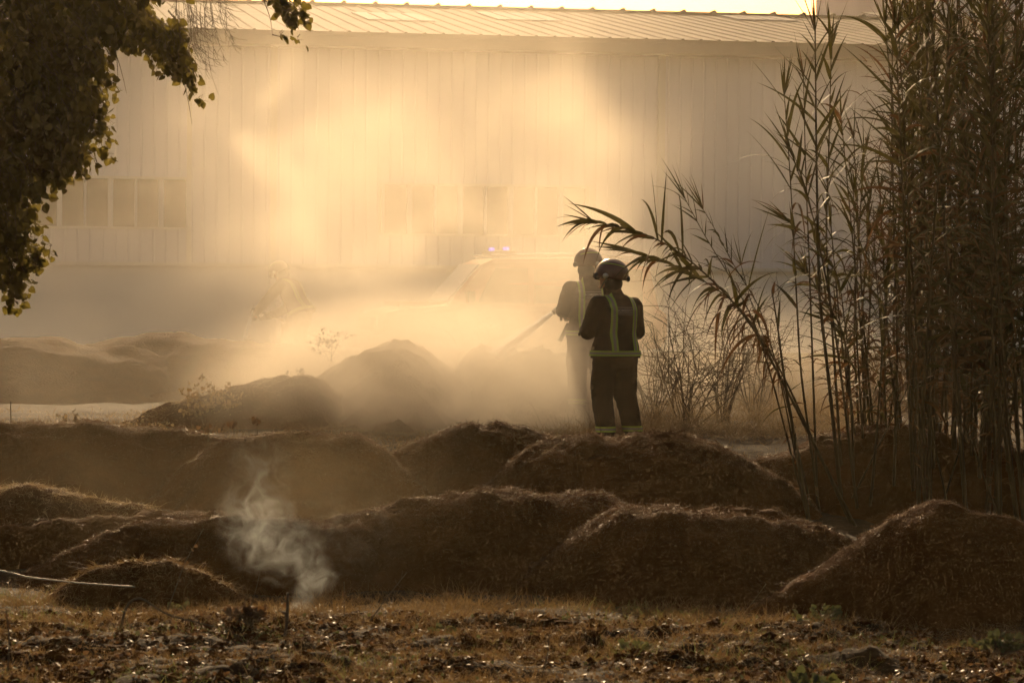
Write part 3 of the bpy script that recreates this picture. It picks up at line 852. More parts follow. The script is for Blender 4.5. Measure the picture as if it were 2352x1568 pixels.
# the near firefighter, back to the camera, looking left
p1 = PX(1412, 1000, 29.0)
Z1 = PX(1400, 598, 29.0).z - 1.895
J1 = dict(shL=(-0.205, 0.0, 1.455), shR=(0.205, 0.0, 1.44), elL=(-0.30, 0.02, 1.165), elR=(0.285, 0.06, 1.16), wrL=(-0.17, 0.25, 1.19), wrR=(0.02, 0.27, 1.17),
          knL=(-0.125, 0.04, 0.52), knR=(0.135, 0.03, 0.51), anL=(-0.115, -0.02, 0.12), anR=(0.215, -0.01, 0.12), head=(-0.045, 0.03, 1.715), pnL=(0.5, 0, -1), pnR=(-0.5, 0, -1))
ff1, _u = firefighter('firefighter seen from behind in a dark jacket lettered BOMBEROS with lime straps', (p1.x, 29.0, Z1), R(34), J1, (R(8), 0, R(46)))
# the one with the strong jet
p2 = PX(1352, 900, 32.2)
J2 = dict(shL=(-0.205, 0.0, 1.455), shR=(0.205, 0.0, 1.45), elL=(-0.285, -0.02, 1.20), elR=(0.26, 0.06, 1.16), wrL=(-0.20, 0.21, 1.17), wrR=(-0.03, 0.25, 1.12),
          knL=(-0.115, 0.05, 0.52), knR=(0.125, 0.02, 0.51), anL=(-0.12, -0.01, 0.12), anR=(0.17, -0.03, 0.12), head=(-0.005, 0.01, 1.715), pnL=(0.3, 0, -1), pnR=(-0.3, 0, 1))
Z2 = PX(1340, 573, 32.2).z - 1.895
ff2, _u = firefighter('hazy firefighter aiming the strong water jet, half hidden by the lettered jacket', (p2.x, 32.2, Z2), R(14), J2, (R(2), 0, R(-75)), voxel=0.012)
# the stooping one deep in the smoke
p3 = PX(690, 700, 46.5)
J3 = dict(shL=(-0.205, 0.0, 1.455), shR=(0.205, 0.0, 1.45), elL=(-0.30, 0.48, 1.05), elR=(0.30, 0.42, 1.0), wrL=(-0.16, 0.68, 0.93), wrR=(0.02, 0.62, 0.86),
          knL=(-0.13, 0.16, 0.53), knR=(0.13, 0.10, 0.52), anL=(-0.14, 0.04, 0.12), anR=(0.16, -0.06, 0.12), head=(0, 0.04, 1.70), pnL=(0.3, 0, -1), pnR=(-0.3, 0, 1))
Z3 = PX(690, 602, 46.5).z - 1.77
ff3, _u = firefighter('faint stooping firefighter deep in the smoke with a thin water jet', (p3.x, 46.5, Z3), R(62), J3, (R(-10), 0, R(10)), voxel=0.016, lean=R(28), text=False)

# ------------------------------------------------------------------ nozzles, hoses and jets
M['hose'] = mat('hose_cloth', (0.10, 0.09, 0.08), 0.8, (0.16, 0.14, 0.12), scale=30)
wm = mat('water', (0.85, 0.85, 0.85), 0.2, spec=0.6, transl=1.0, tcol=(1.0, 1.0, 1.0))
M['water'] = wm
def world_pt(root, p):
    return Matrix.Translation(root.location) @ Matrix.Rotation(root.rotation_euler.z, 4, 'Z') @ Vector([c * root.scale[0] for c in p])
def nozzle(root, hand, tip_dir, label, tail, hl):
    h = world_pt(root, hand); d = Vector(tip_dir).normalized()
    r_ = empty('fire_nozzle', h); tag(r_, label, 'nozzle', 'fire nozzles')
    mb = MB(); mb.tube([-d * 0.14, -d * 0.02, d * 0.0, d * 0.10, d * 0.11, d * 0.20], [0.022, 0.022, 0.030, 0.024, 0.034, 0.028], 14); mb.build('barrel', M['black'], r_, smooth=True)
    mb = MB(); mb.tube([d * 0.13, d * 0.17], [0.037, 0.037], 14); mb.build('tip_ring', M['steel'], r_)
    mb = MB(); mb.tube([-d * 0.05, -d * 0.06 + Vector((0, 0, -0.10))], [0.014, 0.018], 10); mb.build('pistol_grip', M['black'], r_)
    mb = MB(); mb.tube([-d * 0.02 + Vector((0, 0, 0.03)), -d * 0.0 + Vector((0, 0, 0.07)), -d * 0.08 + Vector((0, 0, 0.075))], 0.007, 8); mb.build('bail_handle', M['steel'], r_)
    hs = MB()
    pts = [h - d * 0.12] + [Vector(t) for t in tail]
    # smooth the hose
    P = np.array([tuple(p) for p in pts]); t = np.linspace(0, 1, len(P)); tt = np.linspace(0, 1, 40)
    Q = np.stack([np.interp(tt, t, P[:, i]) for i in range(3)], 1)
    for _ in range(6): Q[1:-1] = (Q[:-2] + Q[1:-1] * 2 + Q[2:]) / 4
    c = Q.mean(0)
    hs.tube(Q - c, 0.021, 10)
    ho = hs.build('fire_hose', M['hose'], smooth=True); ho.location = c
    tag(ho, hl, 'hose', 'fire hoses')
    return h + d * 0.21
def jet(a, b, label, r0, r1, n, seed, drops=500):
    rr = np.random.default_rng(seed)
    a = np.array(a); b = np.array(b); D = b - a; Ln = np.linalg.norm(D); D /= Ln
    s = np.cross(D, [0, 0, 1]); s /= np.linalg.norm(s); w = np.cross(s, D)
    mb = MB()
    for k in range(n):
        ph = rr.uniform(0, 6.28); q = rr.uniform(0, 1) ** 0.5
        t0 = rr.uniform(0, 0.5) if k > 2 else 0; t1 = min(1, t0 + rr.uniform(0.3, 0.6)) if k > 2 else 1
        t = np.linspace(t0, t1, 14)
        rad = (r0 + (r1 - r0) * t) * q
        P = a + np.outer(t, D) * Ln + rad[:, None] * (np.cos(ph + t * 3)[:, None] * s + np.sin(ph + t * 3)[:, None] * w) + np.array([0, 0, -0.10]) * (t ** 2 - t)[:, None] * -1 * Ln * 0.25
        P += rr.normal(0, 0.004, P.shape) * t[:, None]
        mb.tube(P - a, np.abs((r0 * 0.45 + (r1 - r0) * 0.14 * t) * rr.uniform(0.3, 1.0, 14)) + 0.0015, 6)
    o = MB()
    t = rr.uniform(0, 1, drops) ** 0.7
    P = np.outer(t, D) * Ln + (rr.normal(0, 1, (drops, 1)) * s + rr.normal(0, 1, (drops, 1)) * w) * (r0 + (r1 * 1.3 - r0) * t)[:, None] * 0.8
    tetra = np.array([(0, 0, 1.), (0.94, 0, -.33), (-.47, .82, -.33), (-.47, -.82, -.33)])
    sz = rr.uniform(0.003, 0.007, drops)
    V = (P[:, None, :] + tetra[None] * sz[:, None, None] * np.array([1, 1, 1.4])).reshape(-1, 3)
    f = np.array([(0, 1, 2), (0, 2, 3), (0, 3, 1), (1, 3, 2)])
    mb.add(V, (np.arange(drops)[:, None, None] * 4 + f[None]).reshape(-1, 3))
    j = mb.build('water_jet', M['water'], smooth=False)
    j.location = a
    tag(j, label, 'water jet', 'water jets')
    return j
hit2 = PX(1130, 824, 33.3)
tip2 = world_pt(ff2, (-0.18, 0.26, 1.17))
n2 = nozzle(ff2, (-0.185, 0.285, 1.16), hit2 - tip2, 'black fire nozzle in the hands of the firefighter with the strong jet',
            [world_pt(ff2, (-0.05, 0.25, 1.05)), world_pt(ff2, (0.3, 0.1, 0.7)), world_pt(ff2, (0.7, 0.3, 0.15)), world_pt(ff2, (1.6, 1.2, 0.03)), PX(1700, 900, 40)], 'flat fire hose trailing behind the firefighter with the strong jet')
jet(n2, hit2, 'strong white water jet slanting down onto the burning heap in the centre', 0.013, 0.048, 18, 5, 7000)
hit3 = PX(560, 782, 41)
tip3 = world_pt(ff3, (-0.12, 0.78, 0.88))
n3 = nozzle(ff3, (-0.12, 0.76, 0.90), hit3 - tip3, 'small fire nozzle in the hands of the stooping firefighter in the smoke',
            [world_pt(ff3, (0.02, 0.55, 0.82)), world_pt(ff3, (0.3, 0.0, 0.55)), world_pt(ff3, (0.5, -0.8, 0.06)), PX(860, 800, 50)], 'fire hose trailing behind the stooping firefighter in the smoke')
jet(n3, hit3, 'thin pale water jet from the stooping firefighter, hitting the long hazy heap', 0.010, 0.035, 12, 6, 400)
# axe hanging from the belt of the second firefighter
ax = empty('hand_tool', (0, 0, 0)); ax.parent = ff2
mb = MB(); mb.tube([(-0.21, 0.05, 1.06), (-0.30, 0.04, 0.86)], [0.018, 0.024], 8); o = mb.build('belt_torch', M['black'], ff2); bpy.data.objects.remove(ax)

# spray in the air and thrown soil
rr = np.random.default_rng(77)
def specks(name, ctr, rad, n, s0, s1, m, label, cat):
    c = np.array(ctr); P = rr.normal(0, 1, (n, 3)) * np.array(rad)
    tet = np.array([(0, 0, 1.), (0.94, 0, -.33), (-.47, .82, -.33), (-.47, -.82, -.33)])
    V = (P[:, None, :] + tet[None] * rr.uniform(s0, s1, n)[:, None, None]).reshape(-1, 3)
    f = np.array([(0, 1, 2), (0, 2, 3), (0, 3, 1), (1, 3, 2)])
    mb = MB(); mb.add(V, (np.arange(n)[:, None, None] * 4 + f[None]).reshape(-1, 3))
    o = mb.build(name, m); o.location = c; tag(o, label, cat, kind='stuff'); return o
q = PX(1200, 700, 33)
specks('water_spray', q, (0.75, 0.8, 0.45), 700, 0.002, 0.0055, M['water'], 'bright drops of spray hanging over the burning heap', 'spray')
q = PX(1115, 775, 33.3)
specks('thrown_soil', q, (0.22, 0.3, 0.16), 420, 0.003, 0.010, M['soil'], 'crumbs of soil thrown up by the strong jet', 'soil crumbs')
# ------------------------------------------------------------------ off road car in the smoke
M['car_red'] = mat('car_paint', (0.30, 0.09, 0.05), 0.3, spec=0.6)
M['chrome'] = mat('chrome', (0.6, 0.6, 0.6), 0.15, metal=1.0)
M['blue_lamp'] = mat('blue_lamp', (0.02, 0.03, 0.4), 0.2, emit=(0.25, 0.2, 1.0), estr=0.7)
M['pale_glass'] = mat('pale_car_glass', (0.6, 0.6, 0.6), 0.1, spec=0.8)
M['tyre'] = mat('tyre', (0.02, 0.02, 0.02), 0.9)
def build_car():
    p = PX(845, 765, 45.0)
    gz = float(ground_z(p.x, 45)) - 0.02
    # local: x from nose (0) to tail (4.6), y width
    car = empty('off_road_car', (p.x + 0.05, 44.4, gz), R(14)); tag(car, 'red off road car with blue lights, lost in smoke behind the steep heap', 'off road car')
    W = 0.90
    def hull(st, name, m, parent, n=None):
        """st: list of (x, [(y, z), ...]) half sections, mirrored"""
        mb = MB(); rings = []
        for x, half in st:
            r_ = [(x, y, z) for y, z in half] + [(x, -y, z) for y, z in half[::-1]]
            rings.append(r_)
        k = len(rings[0]); V = [q for r_ in rings for q in r_]
        F = [(i * k + j, i * k + (j + 1) % k, (i + 1) * k + (j + 1) % k, (i + 1) * k + j) for i in range(len(rings) - 1) for j in range(k)]
        mb.add(V, F)
        hk = k // 2
        for base in (0, (len(rings) - 1) * k):
            mb.F4.append(np.array([(base + j, base + j + 1, base + k - 2 - j, base + k - 1 - j) for j in range(hk - 1)])); mb.M4.append(np.zeros(hk - 1))
        return mb.build(name, m, parent, smooth=False)
    def low(x, w, zb, zt):
        return (x, [(w * 0.85, zb), (w * 0.98, zb + 0.08), (w, (zb + zt) * 0.55), (w * 0.985, zt - 0.10), (w * 0.93, zt - 0.02), (w * 0.80, zt), (w * 0.3, zt + 0.02)])
    body = hull([low(0.0, 0.78, 0.50, 0.86), low(0.06, 0.85, 0.42, 0.96), low(0.30, W, 0.40, 1.02), low(1.15, W, 0.36, 1.10), low(1.6, W, 0.34, 1.10), low(3.9, W, 0.36, 1.08), low(4.5, W * 0.98, 0.42, 1.05), low(4.6, W * 0.93, 0.5, 0.98)], 'body', M['car_red'], car)
    hull([(x, [(w, 1.02), (w * 0.97, z * 0.5 + 0.51), (w * 0.93, z - 0.07), (w * 0.86, z - 0.01), (w * 0.4, z + 0.01)]) for x, w, z in ((1.05, 0.80, 1.06), (1.32, 0.82, 1.38), (1.62, 0.82, 1.72), (1.8, 0.83, 1.80), (3.0, 0.83, 1.83), (3.9, 0.82, 1.80), (4.35, 0.80, 1.70), (4.5, 0.79, 1.05))], 'cabin', M['car_red'], car)
    mb = MB(); mb.add([(1.10, -0.70, 1.12), (1.10, 0.70, 1.12), (1.60, 0.66, 1.695), (1.60, -0.66, 1.695)], [(0, 3, 2, 1)])
    V = np.array([(1.075, -0.70, 1.14), (1.075, 0.70, 1.14), (1.585, 0.66, 1.72), (1.585, -0.66, 1.72)]); mb = MB(); mb.add(np.vstack([V, V + [0.03, 0, -0.02]]), [(0, 3, 2, 1), (4, 5, 6, 7), (0, 1, 5, 4), (1, 2, 6, 5), (2, 3, 7, 6), (3, 0, 4, 7)])
    mb.build('windscreen', M['pale_glass'], car)  # pale glass colour paints in the bright reflection on the windscreen
    for s in (-1, 1):
        for (xa, xb) in ((1.55, 2.35), (2.45, 3.30), (3.40, 4.20)):
            xt = xa + 0.28 if xa < 1.6 else xa
            y0 = s * 0.818; y1 = s * 0.772
            V = np.array([(xa, y0, 1.12), (xb, y0, 1.12), (xb, y1, 1.66), (xt, y1, 1.66)]); mb = MB()
            mb.add(np.vstack([V, V + [0, s * 0.012, 0]]), [(0, 1, 2, 3), (7, 6, 5, 4), (0, 4, 5, 1), (1, 5, 6, 2), (2, 6, 7, 3), (3, 7, 4, 0)]); mb.build('side_window', M['glass'], car)
        mb = MB(); mb.box((1.35, s * 0.95 - 0.10, 1.12), (1.45, s * 0.95 + 0.10, 1.30)); mb.build('wing_mirror', M['black'], car)
        mb = MB(); mb.tube([(-0.02, s * 0.62, 0.80), (0.06, s * 0.62, 0.80)], [0.09, 0.10], 16); mb.build('headlight', M['pale_glass'], car)
        for x in (0.85, 3.65):
            w = empty('wheel', (x, s * 0.80, 0.37)); w.parent = car
            mb = MB(); mb.tube([(0, -0.12, 0), (0, -0.09, 0), (0, 0.09, 0), (0, 0.12, 0)], [0.33, 0.37, 0.37, 0.33], 28); mb.build('tyre', M['tyre'], w)
            mb = MB(); mb.tube([(0, -0.126, 0), (0, 0.126, 0)], [0.20, 0.20], 20); mb.build('rim', M['steel'], w)
        mb = MB(); mb.tube([(1.8, s * 0.62, 1.86), (2.9, s * 0.62, 1.89), (4.1, s * 0.62, 1.86)], 0.02, 8); mb.build('roof_rail', M['chrome'], car)
    mb = MB(); mb.box((-0.07, -0.48, 0.68), (0.03, 0.48, 0.88)); mb.build('grille', M['black'], car)
    mb = MB(); mb.box((-0.16, -0.86, 0.42), (0.10, 0.86, 0.60)); mb.build('bumper', M['black'], car)
    mb = MB(); mb.box((0.35, -0.62, 1.055), (1.05, 0.62, 1.125)); mb.build('bonnet', M['car_red'], car)
    lb = MB(); lb.box((1.95, -0.62, 1.86), (2.20, 0.62, 1.93)); l = lb.build('light_bar', M['black'], car)
    for s in (-1, 1):
        mb = MB(); mb.tube([(2.07, s * 0.48 - 0.10, 1.965), (2.07, s * 0.48 + 0.10, 1.965)], 0.03, 14); mb.build('blue_light', M['blue_lamp'], l)
build_car()
# ------------------------------------------------------------------ giant reeds
def smooth_path(pts, n=24, it=3):
    P = np.array([tuple(p) for p in pts], float)
    d = np.concatenate([[0], np.cumsum(np.linalg.norm(np.diff(P, axis=0), axis=1))])
    t = np.linspace(0, d[-1], n)
    Q = np.stack([np.interp(t, d, P[:, i]) for i in range(3)], 1)
    for _ in range(it): Q[1:-1] = (Q[:-2] + 2 * Q[1:-1] + Q[2:]) / 4
    return Q, d[-1]

def reed(path, label, group, r0=0.014, leaf_from=0.4, nleaf=24, lmin=0.30, lmax=0.60, seed=0, dry=0.15, top=True, wleaf=0.036, spread=0.9, tipdown=False, stubs=6, side_twigs=0, bendk=1.0, azr=0.55):
    rr = np.random.default_rng(1000 + seed)
    Q, Ln = smooth_path(path, 30)
    base = Q[0].copy()
    root = empty('giant_reed', base); tag(root, label, 'reed', group)
    Q = Q - base
    # stem with slightly swollen nodes
    m = int(Ln / 0.035); t = np.linspace(0, 1, m)
    S = np.stack([np.interp(t, np.linspace(0, 1, len(Q)), Q[:, i]) for i in range(3)], 1)
    node_sp = 0.20 / Ln
    ph = (t % node_sp) / node_sp
    rad = r0 * (1 - 0.72 * t) * (1 + 0.22 * (ph < 0.16))
    mb = MB(); mb.tube(S, rad, 7)
    mb.build('stem', M['cane'], root, smooth=True)
    T = np.gradient(S, axis=0); T /= np.linalg.norm(T, axis=1, keepdims=True)
    def at(tt): 
        i = np.clip((tt * (m - 1)).astype(int), 0, m - 1); return S[i], T[i], rad[i]
    tt = np.linspace(leaf_from, 0.99, nleaf) + rr.uniform(-0.01, 0.01, nleaf); tt = np.clip(tt, 0, 1)
    p, tg, ra = at(tt)
    plane = rr.uniform(0, np.pi)
    az = plane + np.pi * (np.arange(nleaf) % 2) + rr.normal(0, azr, nleaf)
    out = np.stack([np.cos(az), np.sin(az) * 0.8, np.zeros(nleaf)], 1)
    out = out - tg * np.sum(out * tg, 1, keepdims=True); out /= np.linalg.norm(out, axis=1, keepdims=True) + 1e-6
    frac = (tt - leaf_from) / (1 - leaf_from)
    ang = (spread * (1 - 0.55 * frac) * rr.uniform(0.6, 1.3, nleaf))
    d = tg * np.cos(ang)[:, None] + out * np.sin(ang)[:, None]
    L = rr.uniform(lmin, lmax, nleaf) * (0.75 + 0.5 * np.sin(np.pi * np.clip(frac * 0.9 + 0.05, 0, 1)))
    L = L * rr.choice([0.45, 0.8, 1.0, 1.2], nleaf)
    w = wleaf * rr.uniform(0.6, 1.25, nleaf)
    bend = rr.uniform(0.3, 2.0, nleaf) * (1 - 0.5 * frac) * rr.choice([0.4, 1.0, 1.6], nleaf) * bendk
    side = np.cross(d, out + rr.normal(0, 0.3, out.shape))
    if top:
        k = 7
        p2, tg2, _ = at(np.full(k, 0.985)); o2 = rr.normal(0, 0.28, (k, 3))
        p = np.vstack([p, p2]); d = np.vstack([d, tg2 + o2]); L = np.concatenate([L, rr.uniform(0.25, 0.5, k)]); w = np.concatenate([w, np.full(k, wleaf * 0.6)]); bend = np.concatenate([bend, rr.uniform(0, 0.25, k)])
        side = np.vstack([side, np.cross(tg2, o2)])
    isdry = rr.random(len(p)) < np.where(np.arange(len(p)) < nleaf * 0.45, dry * 1.8, dry * 0.5)
    drp = np.tile([0, 0, -1.0], (len(p), 1))
    mb = MB(); g = ~isdry
    # each blade is folded: two half ribbons in one mesh
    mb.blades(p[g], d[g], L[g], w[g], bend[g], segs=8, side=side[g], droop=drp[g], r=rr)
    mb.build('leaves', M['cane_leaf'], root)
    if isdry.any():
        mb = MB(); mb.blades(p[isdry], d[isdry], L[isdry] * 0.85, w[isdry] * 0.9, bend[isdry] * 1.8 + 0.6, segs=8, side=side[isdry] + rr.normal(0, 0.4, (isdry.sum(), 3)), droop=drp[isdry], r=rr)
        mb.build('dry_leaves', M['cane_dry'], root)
    if stubs or side_twigs:
        mb = MB()
        for k in range(stubs):
            q, tq, rq = at(np.array([rr.uniform(0.06, max(0.3, leaf_from))])); a = rr.uniform(0, 6.28); o = np.array([math.cos(a), math.sin(a) * 0.6, rr.uniform(0.1, 0.9)]); o /= np.linalg.norm(o)
            mb.blades(q, (o + tq[0])[None], np.array([rr.uniform(0.05, 0.20)]), np.array([rr.uniform(0.010, 0.026)]), np.array([rr.uniform(0, 3.0)]), segs=5, r=rr)
        for k in range(side_twigs):
            q, tq, rq = at(np.array([rr.uniform(0.25, 0.85)])); a = rr.choice([-1, 1]) ; o = np.array([a * rr.uniform(0.4, 0.8), rr.normal(0, 0.3), 0.7])
            ln = rr.uniform(0.3, 0.8); P = [q[0], q[0] + o * ln * 0.5, q[0] + o * ln + np.array([0, 0, 0.1])]
            mb.tube(P, [0.004, 0.003, 0.0015], 5)
            for z in np.linspace(0.2, 1, 9):
                pp = q[0] + o * ln * z; dd = o + rr.normal(0, 0.6, 3)
                mb.blades(pp[None], dd[None], np.array([rr.uniform(0.10, 0.28)]), np.array([0.012]), np.array([rr.uniform(0.5, 2.0)]), segs=5, r=rr)
        mb.build('withered_sheaths', M['cane_dry'], root)  # leaf sheath stubs along the stem, plus side twigs with small leaves
    return root

def on_ground(p):
    return Vector((p.x, p.y, float(ground_z(p.x, p.y)) - 0.05))
def rpath(pts, d, lift=True, dd=0.0):
    P = [PX(u, v, d + dd * i / max(1, len(pts) - 1)) for i, (u, v) in enumerate(pts)]
    b = P[0].copy(); t = (P[0] - P[1]).normalized(); 
    gz_ = float(ground_z(b.x, b.y)) - 0.05
    if b.z > gz_:
        b = b + Vector((t.x * (b.z - gz_) / max(0.2, -t.z), 0, gz_ - b.z)); P = [b] + P
    return P
GL = 'leaning reeds at the left of the reed bed'
reed(rpath([(1890,1060),(1800,880),(1725,740),(1650,655),(1560,575),(1480,533),(1400,515),(1345,506)], 24.0), 'arching reed bent far left, its drooping tip hanging over the firefighters', GL, 0.015, 0.42, 84, 0.16, 0.62, 1, 0.4, wleaf=0.042, spread=1.4, bendk=1.6, azr=1.1, stubs=5)
reed(rpath([(1885,1050),(1795,850),(1700,700),(1620,645),(1530,600),(1450,575)], 24.2), 'lower arching reed with curled leaves, just beneath the longest arching one', GL, 0.012, 0.45, 60, 0.24, 0.48, 2, 0.5, wleaf=0.042, spread=1.3, bendk=1.8, azr=1.1, stubs=4)
reed(rpath([(1822,1060),(1776,880),(1735,740),(1680,640),(1620,545),(1565,440)], 24.1), 'thin bare tipped reed slanting left above the arching reed tips', GL, 0.010, 0.45, 34, 0.14, 0.32, 3, 0.5, wleaf=0.024, spread=0.8, stubs=6)
reed(rpath([(1828,1050),(1790,860),(1745,700),(1690,620),(1640,520),(1605,465)], 24.3), 'second thin reed slanting left, its tip right beside the bare tipped one', GL, 0.009, 0.45, 32, 0.14, 0.3, 4, 0.5, wleaf=0.024, spread=0.8, stubs=5)
reed(rpath([(1832,1046),(1800,860),(1785,740),(1773,668)], 24.0), 'short broken reed with a snapped flat top between the slanting reeds', GL, 0.020, 0.55, 7, 0.2, 0.45, 5, 0.4, top=False, wleaf=0.034, stubs=3)
reed(rpath([(1838,1055),(1790,850),(1735,730),(1700,600)], 24.4), 'slim reed with spear like drooping leaves reaching down left of the snapped reed', GL, 0.009, 0.35, 14, 0.3, 0.7, 6, 0.3, wleaf=0.022, spread=1.2, stubs=2)
UP = 'upright reeds at the left of the reed bed'
reed(rpath([(1864,1040),(1838,850),(1826,611),(1815,400),(1800,200)], 24.6), 'upright reed with stubby sheaths, first left of the tall leafy cluster', UP, 0.012, 0.5, 20, 0.3, 0.6, 7, 0.2, stubs=8)
reed(rpath([(1873,1030),(1866,820),(1859,611),(1850,380),(1845,160)], 24.8), 'straight pale upright reed, second from the left edge of the upright ones', UP, 0.012, 0.5, 22, 0.3, 0.6, 8, 0.2, stubs=8)
reed(rpath([(1921,1040),(1899,830),(1881,684),(1875,350),(1872,55)], 24.7), 'thick upright reed whose spiky crown stands highest left of the gap', UP, 0.019, 0.42, 34, 0.35, 0.65, 9, 0.12, stubs=8)
reed(rpath([(1930,1045),(1915,800),(1896,560),(1905,300),(1910,80)], 25.0), 'upright reed tightly beside the thick one with the highest spiky crown', UP, 0.015, 0.42, 32, 0.35, 0.6, 10, 0.12, stubs=6)
reed(rpath([(1954,1045),(1928,830),(1906,684),(1870,500),(1810,330)], 24.5), 'reed curving left with a feathery head of narrow leaves at mid height', UP, 0.014, 0.4, 34, 0.3, 0.6, 11, 0.2, stubs=7, spread=1.1)
reed(rpath([(1960,1050),(1948,800),(1925,620),(1880,560),(1800,500)], 24.9), 'short reed with leaves fanning left above the brush, lower than its neighbours', UP, 0.011, 0.45, 26, 0.25, 0.5, 12, 0.3, spread=1.2)
reed(rpath([(2055,1045),(2062,800),(2052,500),(2048,250),(2052,-60)], 24.6), 'lone tall reed with a long V shaped crown standing in the gap against the roof', UP, 0.014, 0.5, 24, 0.4, 0.8, 13, 0.1, spread=0.9, wleaf=0.032)
k = 20
MID = 'reeds in the middle of the reed bed'
rq = np.random.default_rng(5)
for ub, ut, vt in ((1976,1985,330),(1984,1960,420),(1978,2010,520),(2005,2000,420),(2012,1960,300),(2010,2045,560),(2022,2075,350),(2040,2010,600),(2060,2110,480),(2075,2085,150),(2085,2130,60),(2095,2100,260),
                   (1970,1900,420),(1990,1930,250),(1966,1850,620),(2030,2050,330),(2070,2020,420),(1950,1890,720),(2035,2100,680)):
    d_ = rq.uniform(24.3, 26.6)
    um = (ub + ut) / 2 + rq.normal(0, 12)
    reed(rpath([(ub, 1045), (um - (ut - um) * 0.2, 760), (ut, vt)], d_, dd=rq.normal(0, .5)), 'leafy reed in the half open middle of the reed bed', MID, rq.uniform(0.012, 0.019), 0.36, int(rq.integers(24, 34)), 0.22, 0.5, k, 0.3, stubs=7, spread=1.1, side_twigs=3); k += 1
TH = 'reeds of the dense thicket at the right'
for i in range(84):
    ub = rq.uniform(2095, 2480); d_ = rq.uniform(23.9, 27.3)
    ut = ub + rq.normal(0, 45) + (ub - 2250) * 0.1
    vt = rq.uniform(-330, 120) if i % 3 else rq.uniform(150, 650)
    if ut < 2120: vt = max(vt, 40)
    um = (ub + ut) / 2 + rq.normal(0, 16)
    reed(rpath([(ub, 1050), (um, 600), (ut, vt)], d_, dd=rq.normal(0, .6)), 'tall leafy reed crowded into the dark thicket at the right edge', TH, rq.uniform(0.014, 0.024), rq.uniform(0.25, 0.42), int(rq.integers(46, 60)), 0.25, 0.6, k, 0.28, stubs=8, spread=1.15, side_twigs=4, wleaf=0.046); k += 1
# slanting broken canes crossing the thicket
for ub, vb, ut, vt in ((2105,1050,2180,700),(2150,1040,2060,640),(2240,1040,2140,760),(2290,1020,2352,680),(2200,1045,2300,720),(2330,1040,2240,700),(2010,1040,2120,820)):
    reed(rpath([(ub, vb), ((ub + ut) / 2, (vb + vt) / 2), (ut, vt)], rq.uniform(23.8, 24.6)), 'bare slanting cane crossing the upright stems of the reed bed', 'slanting canes in the reed bed', 0.010, 0.5, 6, 0.1, 0.3, k, 0.8, top=False, stubs=6); k += 1

# ------------------------------------------------------------------ tree at the left
def leaf_mesh(mb, P, D, size, rr):
    """heart shaped leaves: P points, D pointing direction of the tip"""
    n = len(P)
    D = D / np.linalg.norm(D, axis=1, keepdims=True)
    s = np.cross(D, rr.normal(size=(n, 3))); s /= np.linalg.norm(s, axis=1, keepdims=True)
    up = np.cross(s, D)
    prof = np.array([(0, 0.10, 0), (-0.28, 0.0, .03), (-0.50, 0.30, .09), (-0.36, 0.66, .06), (0, 1.0, -.05), (0.36, 0.66, .06), (0.50, 0.30, .09), (0.28, 0.0, .03), (0, .45, -0.03)])
    V = P[:, None, :] + size[:, None, None] * (prof[None, :, 0, None] * s[:, None, :] + prof[None, :, 1, None] * D[:, None, :] + prof[None, :, 2, None] * up[:, None, :])
    f = np.array([(8, 0, 1), (8, 1, 2), (8, 2, 3), (8, 3, 4), (8, 4, 5), (8, 5, 6), (8, 6, 7), (8, 7, 0)])
    mb.add(V.reshape(-1, 3), (np.arange(n)[:, None, None] * 9 + f[None]).reshape(-1, 3))

